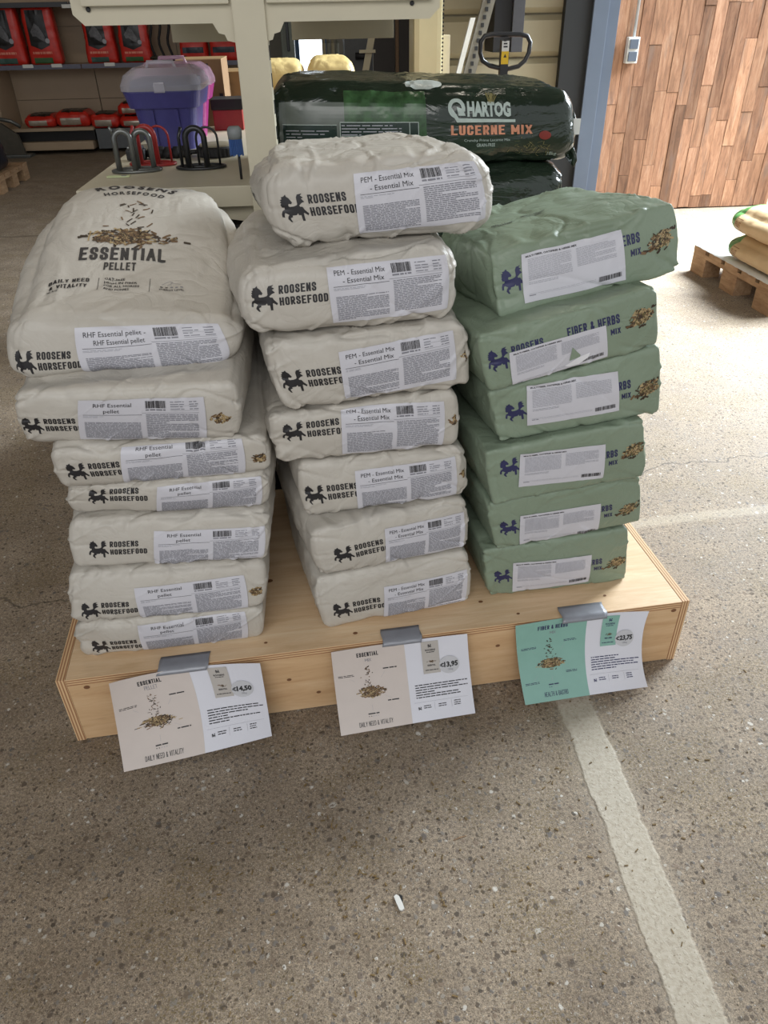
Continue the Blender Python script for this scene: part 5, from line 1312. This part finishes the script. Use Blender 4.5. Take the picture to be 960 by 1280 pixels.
for s in (-1, 1):
    MB().box((hx + s * 0.19 - 0.08, YH + 0.08, 0.05), (hx + s * 0.19 + 0.08, YH + 1.1, 0.09), 0.004).build('fork', M_RED, t)
    MB().lathe([(0.06, 0), (0.06, 0.04)], (0, 0, 0), 20).build('wheel', M_DARK, t).matrix_parent_inverse = PMAT(t).inverted() @ Matrix.Translation((hx + s * 0.03 - 0.02, YH, 0.06)) @ Matrix.Rotation(PI / 2, 4, 'Y')
# yellow sacks on a pile
M_YEL = mat_sack('yellow_paper', (206, 180, 116), (222, 200, 142), 0.5, 0.6)
YY = 3.5
a_, b_ = at(330, 90, YY), at(384, 90, YY)
for (pa_, pb_, pt_, lab_, sd) in ((318, 379, 72, 'cream yellow sack, left of the pair showing above the dark green bale', 81), (383, 443, 69, 'cream yellow sack, right of the pair showing above the dark green bale', 83)):
    xa, xb = at(pa_, 80, YY)[0], at(pb_, 80, YY)[0]; zt = at(400, pt_, YY)[2]
    c_ = [np.array(v) for v in ((xa, YY, zt - 0.02), (xb, YY, zt - 0.02), (xb, YY, 1.0), (xa, YY, 1.0))]
    s_ = Sack(c_, 0.4, r=(0.04, 0.04, 0.045), rb=0.06, front=0.012, side=0.0, top=0.012, amp=1.6, seed=sd)
    t = thing('yellow_sack', lab_, 'sack', ((xa + xb) / 2, YY + 0.1, 1.0), 0, 'cream yellow sacks behind the bales')
    s_.body('sack_body', M_YEL, t, 26, 14, 14)
    Ink().rect(0.95, 0.2, 0.995, 0.9, 0, 2, 8).build('white_edge', lambda P: s_.front(P, 0.002), M_WHITE, t)
t = thing('wooden_crate', 'tall plank crate hidden behind the bales, carrying the cream yellow sacks', 'crate', (0, YY + 0.2, 0))
for k_ in range(7):
    MB().box((-0.30, YY - 0.02, 0.01 + k_ * 0.14), (0.18, YY, 0.14 + k_ * 0.14)).build('crate_board', M_PALLET, t)
for xx in (-0.30, 0.14): MB().box((xx, YY, 0), (xx + 0.04, YY + 0.42, 0.985)).build('crate_post', M_PALLET, t)
MB().box((-0.31, YY - 0.03, 0.985), (0.19, YY + 0.44, 0.999)).build('crate_top', M_PALLET, t)
# machines in the dark beyond
a_, b_ = at(357, 60, 10.6), at(368, 60, 10.6)
t = thing('wall_unit', 'pale green-grey cabinet left of the far window', 'cabinet', ((a_[0] + b_[0]) / 2, 10.7, 0))
MB().box((a_[0] - 0.05, 10.6, 0.05), (b_[0], 11.0, 2.3), 0.01).build('cabinet_body', plain('grey_green_steel', (124, 130, 118), 0.5), t)
MB().box((a_[0] + 0.02, 10.56, 0.9), (a_[0] + 0.05, 10.6, 1.3), 0.006).build('door_handle', M_BLACKM, t)
MB().box((a_[0] - 0.05, 10.62, 0), (b_[0], 11.0, 0.05)).build('plinth', M_DARK, t)
a_, b_ = at(431, 60, 8.6), at(466, 60, 8.6)
t = thing('machine', 'dark grey steel machine under the right shelf arm', 'machine', ((a_[0] + b_[0]) / 2, 8.8, 0))
MB().box((a_[0], 8.6, 0), (b_[0], 9.2, at(440, 34, 8.6)[2] + 0.5), 0.02).build('machine_body', plain('dark_grey_machine', (74, 74, 74), 0.5), t)
MB().tube([(a_[0] + 0.1, 8.56, at(440, 70, 8.6)[2]), (b_[0] - 0.02, 8.56, at(440, 70, 8.6)[2])], 0.03, 8).build('rail', M_DARK, t, True)
MB().box((b_[0] - 0.1, 8.55, at(440, 40, 8.6)[2]), (b_[0] - 0.04, 8.6, at(440, 30, 8.6)[2]), 0.01).build('switch', M_BLUEF, t)
t = thing('pipes', 'row of four pale pipes with dark tops right of the far window', 'pipes', (at(412, 60, 10.2)[0], 10.2, 0))
for k_ in range(4):
    xx = at(405 + k_ * 5.5, 60, 10.2)[0]; zc = at(408, 54, 10.2)[2]
    MB().tube([(xx, 10.2, 0), (xx, 10.2, zc)], 0.022, 8).tube([(xx, 10.2, zc), (xx, 10.2, 1.9)], 0.016, 8).build('pipe', [M_CLAD, plain('pipe_grey', (130, 130, 118), 0.4)][k_ % 2], t, True)
t = thing('ladder_rack', 'slender slotted post with a crossbar in front of the dark doors', 'post', (at(458, 80, 6.5)[0], 6.5, 0))
a_, b_ = at(457, 84, 6.5), at(466, 34, 6.5); dx2 = (b_[0] - a_[0]) / (b_[2] - a_[2]); xb_ = a_[0] - dx2 * a_[2]
MB().prism([(xb_ - 0.02, 6.5, 0), (xb_ + 0.03, 6.5, 0), (xb_ + 0.03 + dx2 * 1.6, 6.5, 1.6), (xb_ - 0.02 + dx2 * 1.6, 6.5, 1.6)], (0, 0.02, 0)).build('post', M_CLAD, t)
zc = at(460, 66, 6.5)[2]; MB().box((at(449, 66, 6.5)[0], 6.47, zc), (at(469, 66, 6.5)[0], 6.50, zc + 0.02)).build('crossbar', M_CLAD, t)
t = thing('tall_doors', 'pair of very dark brown doors behind the shelving, beside the pale yellow column', 'doors', (at(495, 80, 8.0)[0], 8.0, 0))
a_, b_, c_ = at(467, 60, 8.0)[0], at(495, 60, 8.0)[0], at(540, 60, 8.0)[0]
M_DKB = plain('dark_brown_door', (34, 27, 24), 0.5)
MB().box((a_, 8.0, 0), (b_ - 0.01, 8.05, 2.4), 0.004).build('door_leaf', M_DKB, t); MB().box((b_ + 0.03, 8.0, 0), (c_, 8.05, 2.4), 0.004).build('door_leaf', M_DKB, t)
MB().box((b_ - 0.005, 7.99, 0), (b_ + 0.025, 8.04, 2.4)).build('door_edge', plain('brown_edge', (96, 72, 48), 0.6), t)
# switch box and conduit on the plank wall
a_, b_ = at(779, 79, 5.74), at(792, 46, 5.74)
t = thing('switch_box', 'grey double switch box on the plank wall, fed from above', 'switch', ((a_[0] + b_[0]) / 2, 5.74, float(a_[2])))
zm = (a_[2] + b_[2]) / 2
MB().box((a_[0], 5.695, a_[2]), (a_[0] + 0.078, 5.745, b_[2]), 0.004).build('back_box', M_WHITE, t)
MB().box((a_[0] + 0.010, 5.686, a_[2] + 0.012), (a_[0] + 0.068, 5.696, zm - 0.008), 0.003).build('socket_lid', M_POST, t)
MB().box((a_[0] + 0.010, 5.686, zm + 0.008), (a_[0] + 0.068, 5.696, b_[2] - 0.012), 0.003).build('rocker', M_POST, t)
MB().tube([(a_[0] + 0.045, 5.73, b_[2]), (a_[0] + 0.045, 5.73, 2.6)], 0.010, 8).build('conduit', plain('pale_grey_conduit', (176, 178, 180), 0.4), t, True)
# ================================================================ crumbs on the floor
rng = random.Random(77); m = MB()
for k_ in range(420):
    if rng.random() < 0.55: x_, y_ = rng.gauss(-0.02, 0.16), rng.gauss(0.72, 0.16)
    elif rng.random() < 0.6: x_, y_ = rng.gauss(0.52, 0.22), rng.gauss(0.85, 0.22)
    else: x_, y_ = rng.uniform(-0.5, 1.0), rng.uniform(0.35, 1.6)
    if y_ > 1.0 + 0.086 * (x_ + 0.6) and -0.65 < x_ < 0.8: continue
    L = rng.uniform(0.001, 0.005); a = rng.uniform(0, PI); wd = rng.uniform(0.0007, 0.0013)
    d = Vector((math.cos(a) * L, math.sin(a) * L, 0)); n_ = Vector((-math.sin(a), math.cos(a), 0)) * wd; c_ = Vector((x_, y_, 0.0002))
    m.prism([c_ - d - n_, c_ + d - n_, c_ + d + n_, c_ - d + n_], (0, 0, wd * 1.3))
o = m.build('floor_crumbs', plain('crumb_brown', (112, 92, 58), 0.8, var=0.5, sc=60)); tag(o, 'brown pellet crumbs and chaff scattered on the concrete floor', 'crumbs', kind='stuff')
c_ = atz(499, 1130, 0); t = thing('plastic_scrap', 'small white scrap with a dark end lying on the foreground floor', 'scrap', tuple(c_))
P = [(-0.0065, 0.012), (-0.003, 0.0155), (0.001, 0.0115), (0.0045, 0.000), (0.0065, -0.0095), (0.003, -0.013), (-0.0005, -0.0115), (-0.004, 0.001)]
MB().prism([(c_[0] + x_ * 1.25, c_[1] + y_, 0.0005) for x_, y_ in P], (0, 0, 0.0035)).build('white_piece', M_WHITE, t)
MB().prism([(c_[0] + 0.001, c_[1] + 0.016, 0.0004), (c_[0] + 0.007, c_[1] + 0.012, 0.0004), (c_[0] + 0.006, c_[1] - 0.003, 0.0004), (c_[0] + 0.004, c_[1] - 0.001, 0.0004)], (0, 0, 0.003)).build('dark_piece', M_DARK, t)
c_ = atz(575, 1048, 0); t = thing('twig', 'thin brown twig on the floor below the middle price card', 'twig', tuple(c_))
MB().tube([c_ + [-0.013, -0.003, 0.001], c_ + [0, 0.001, 0.0016], c_ + [0.013, 0.004, 0.001]], [0.0006, 0.001, 0.0005], 6).build('stem', M_PALLET, t, True)
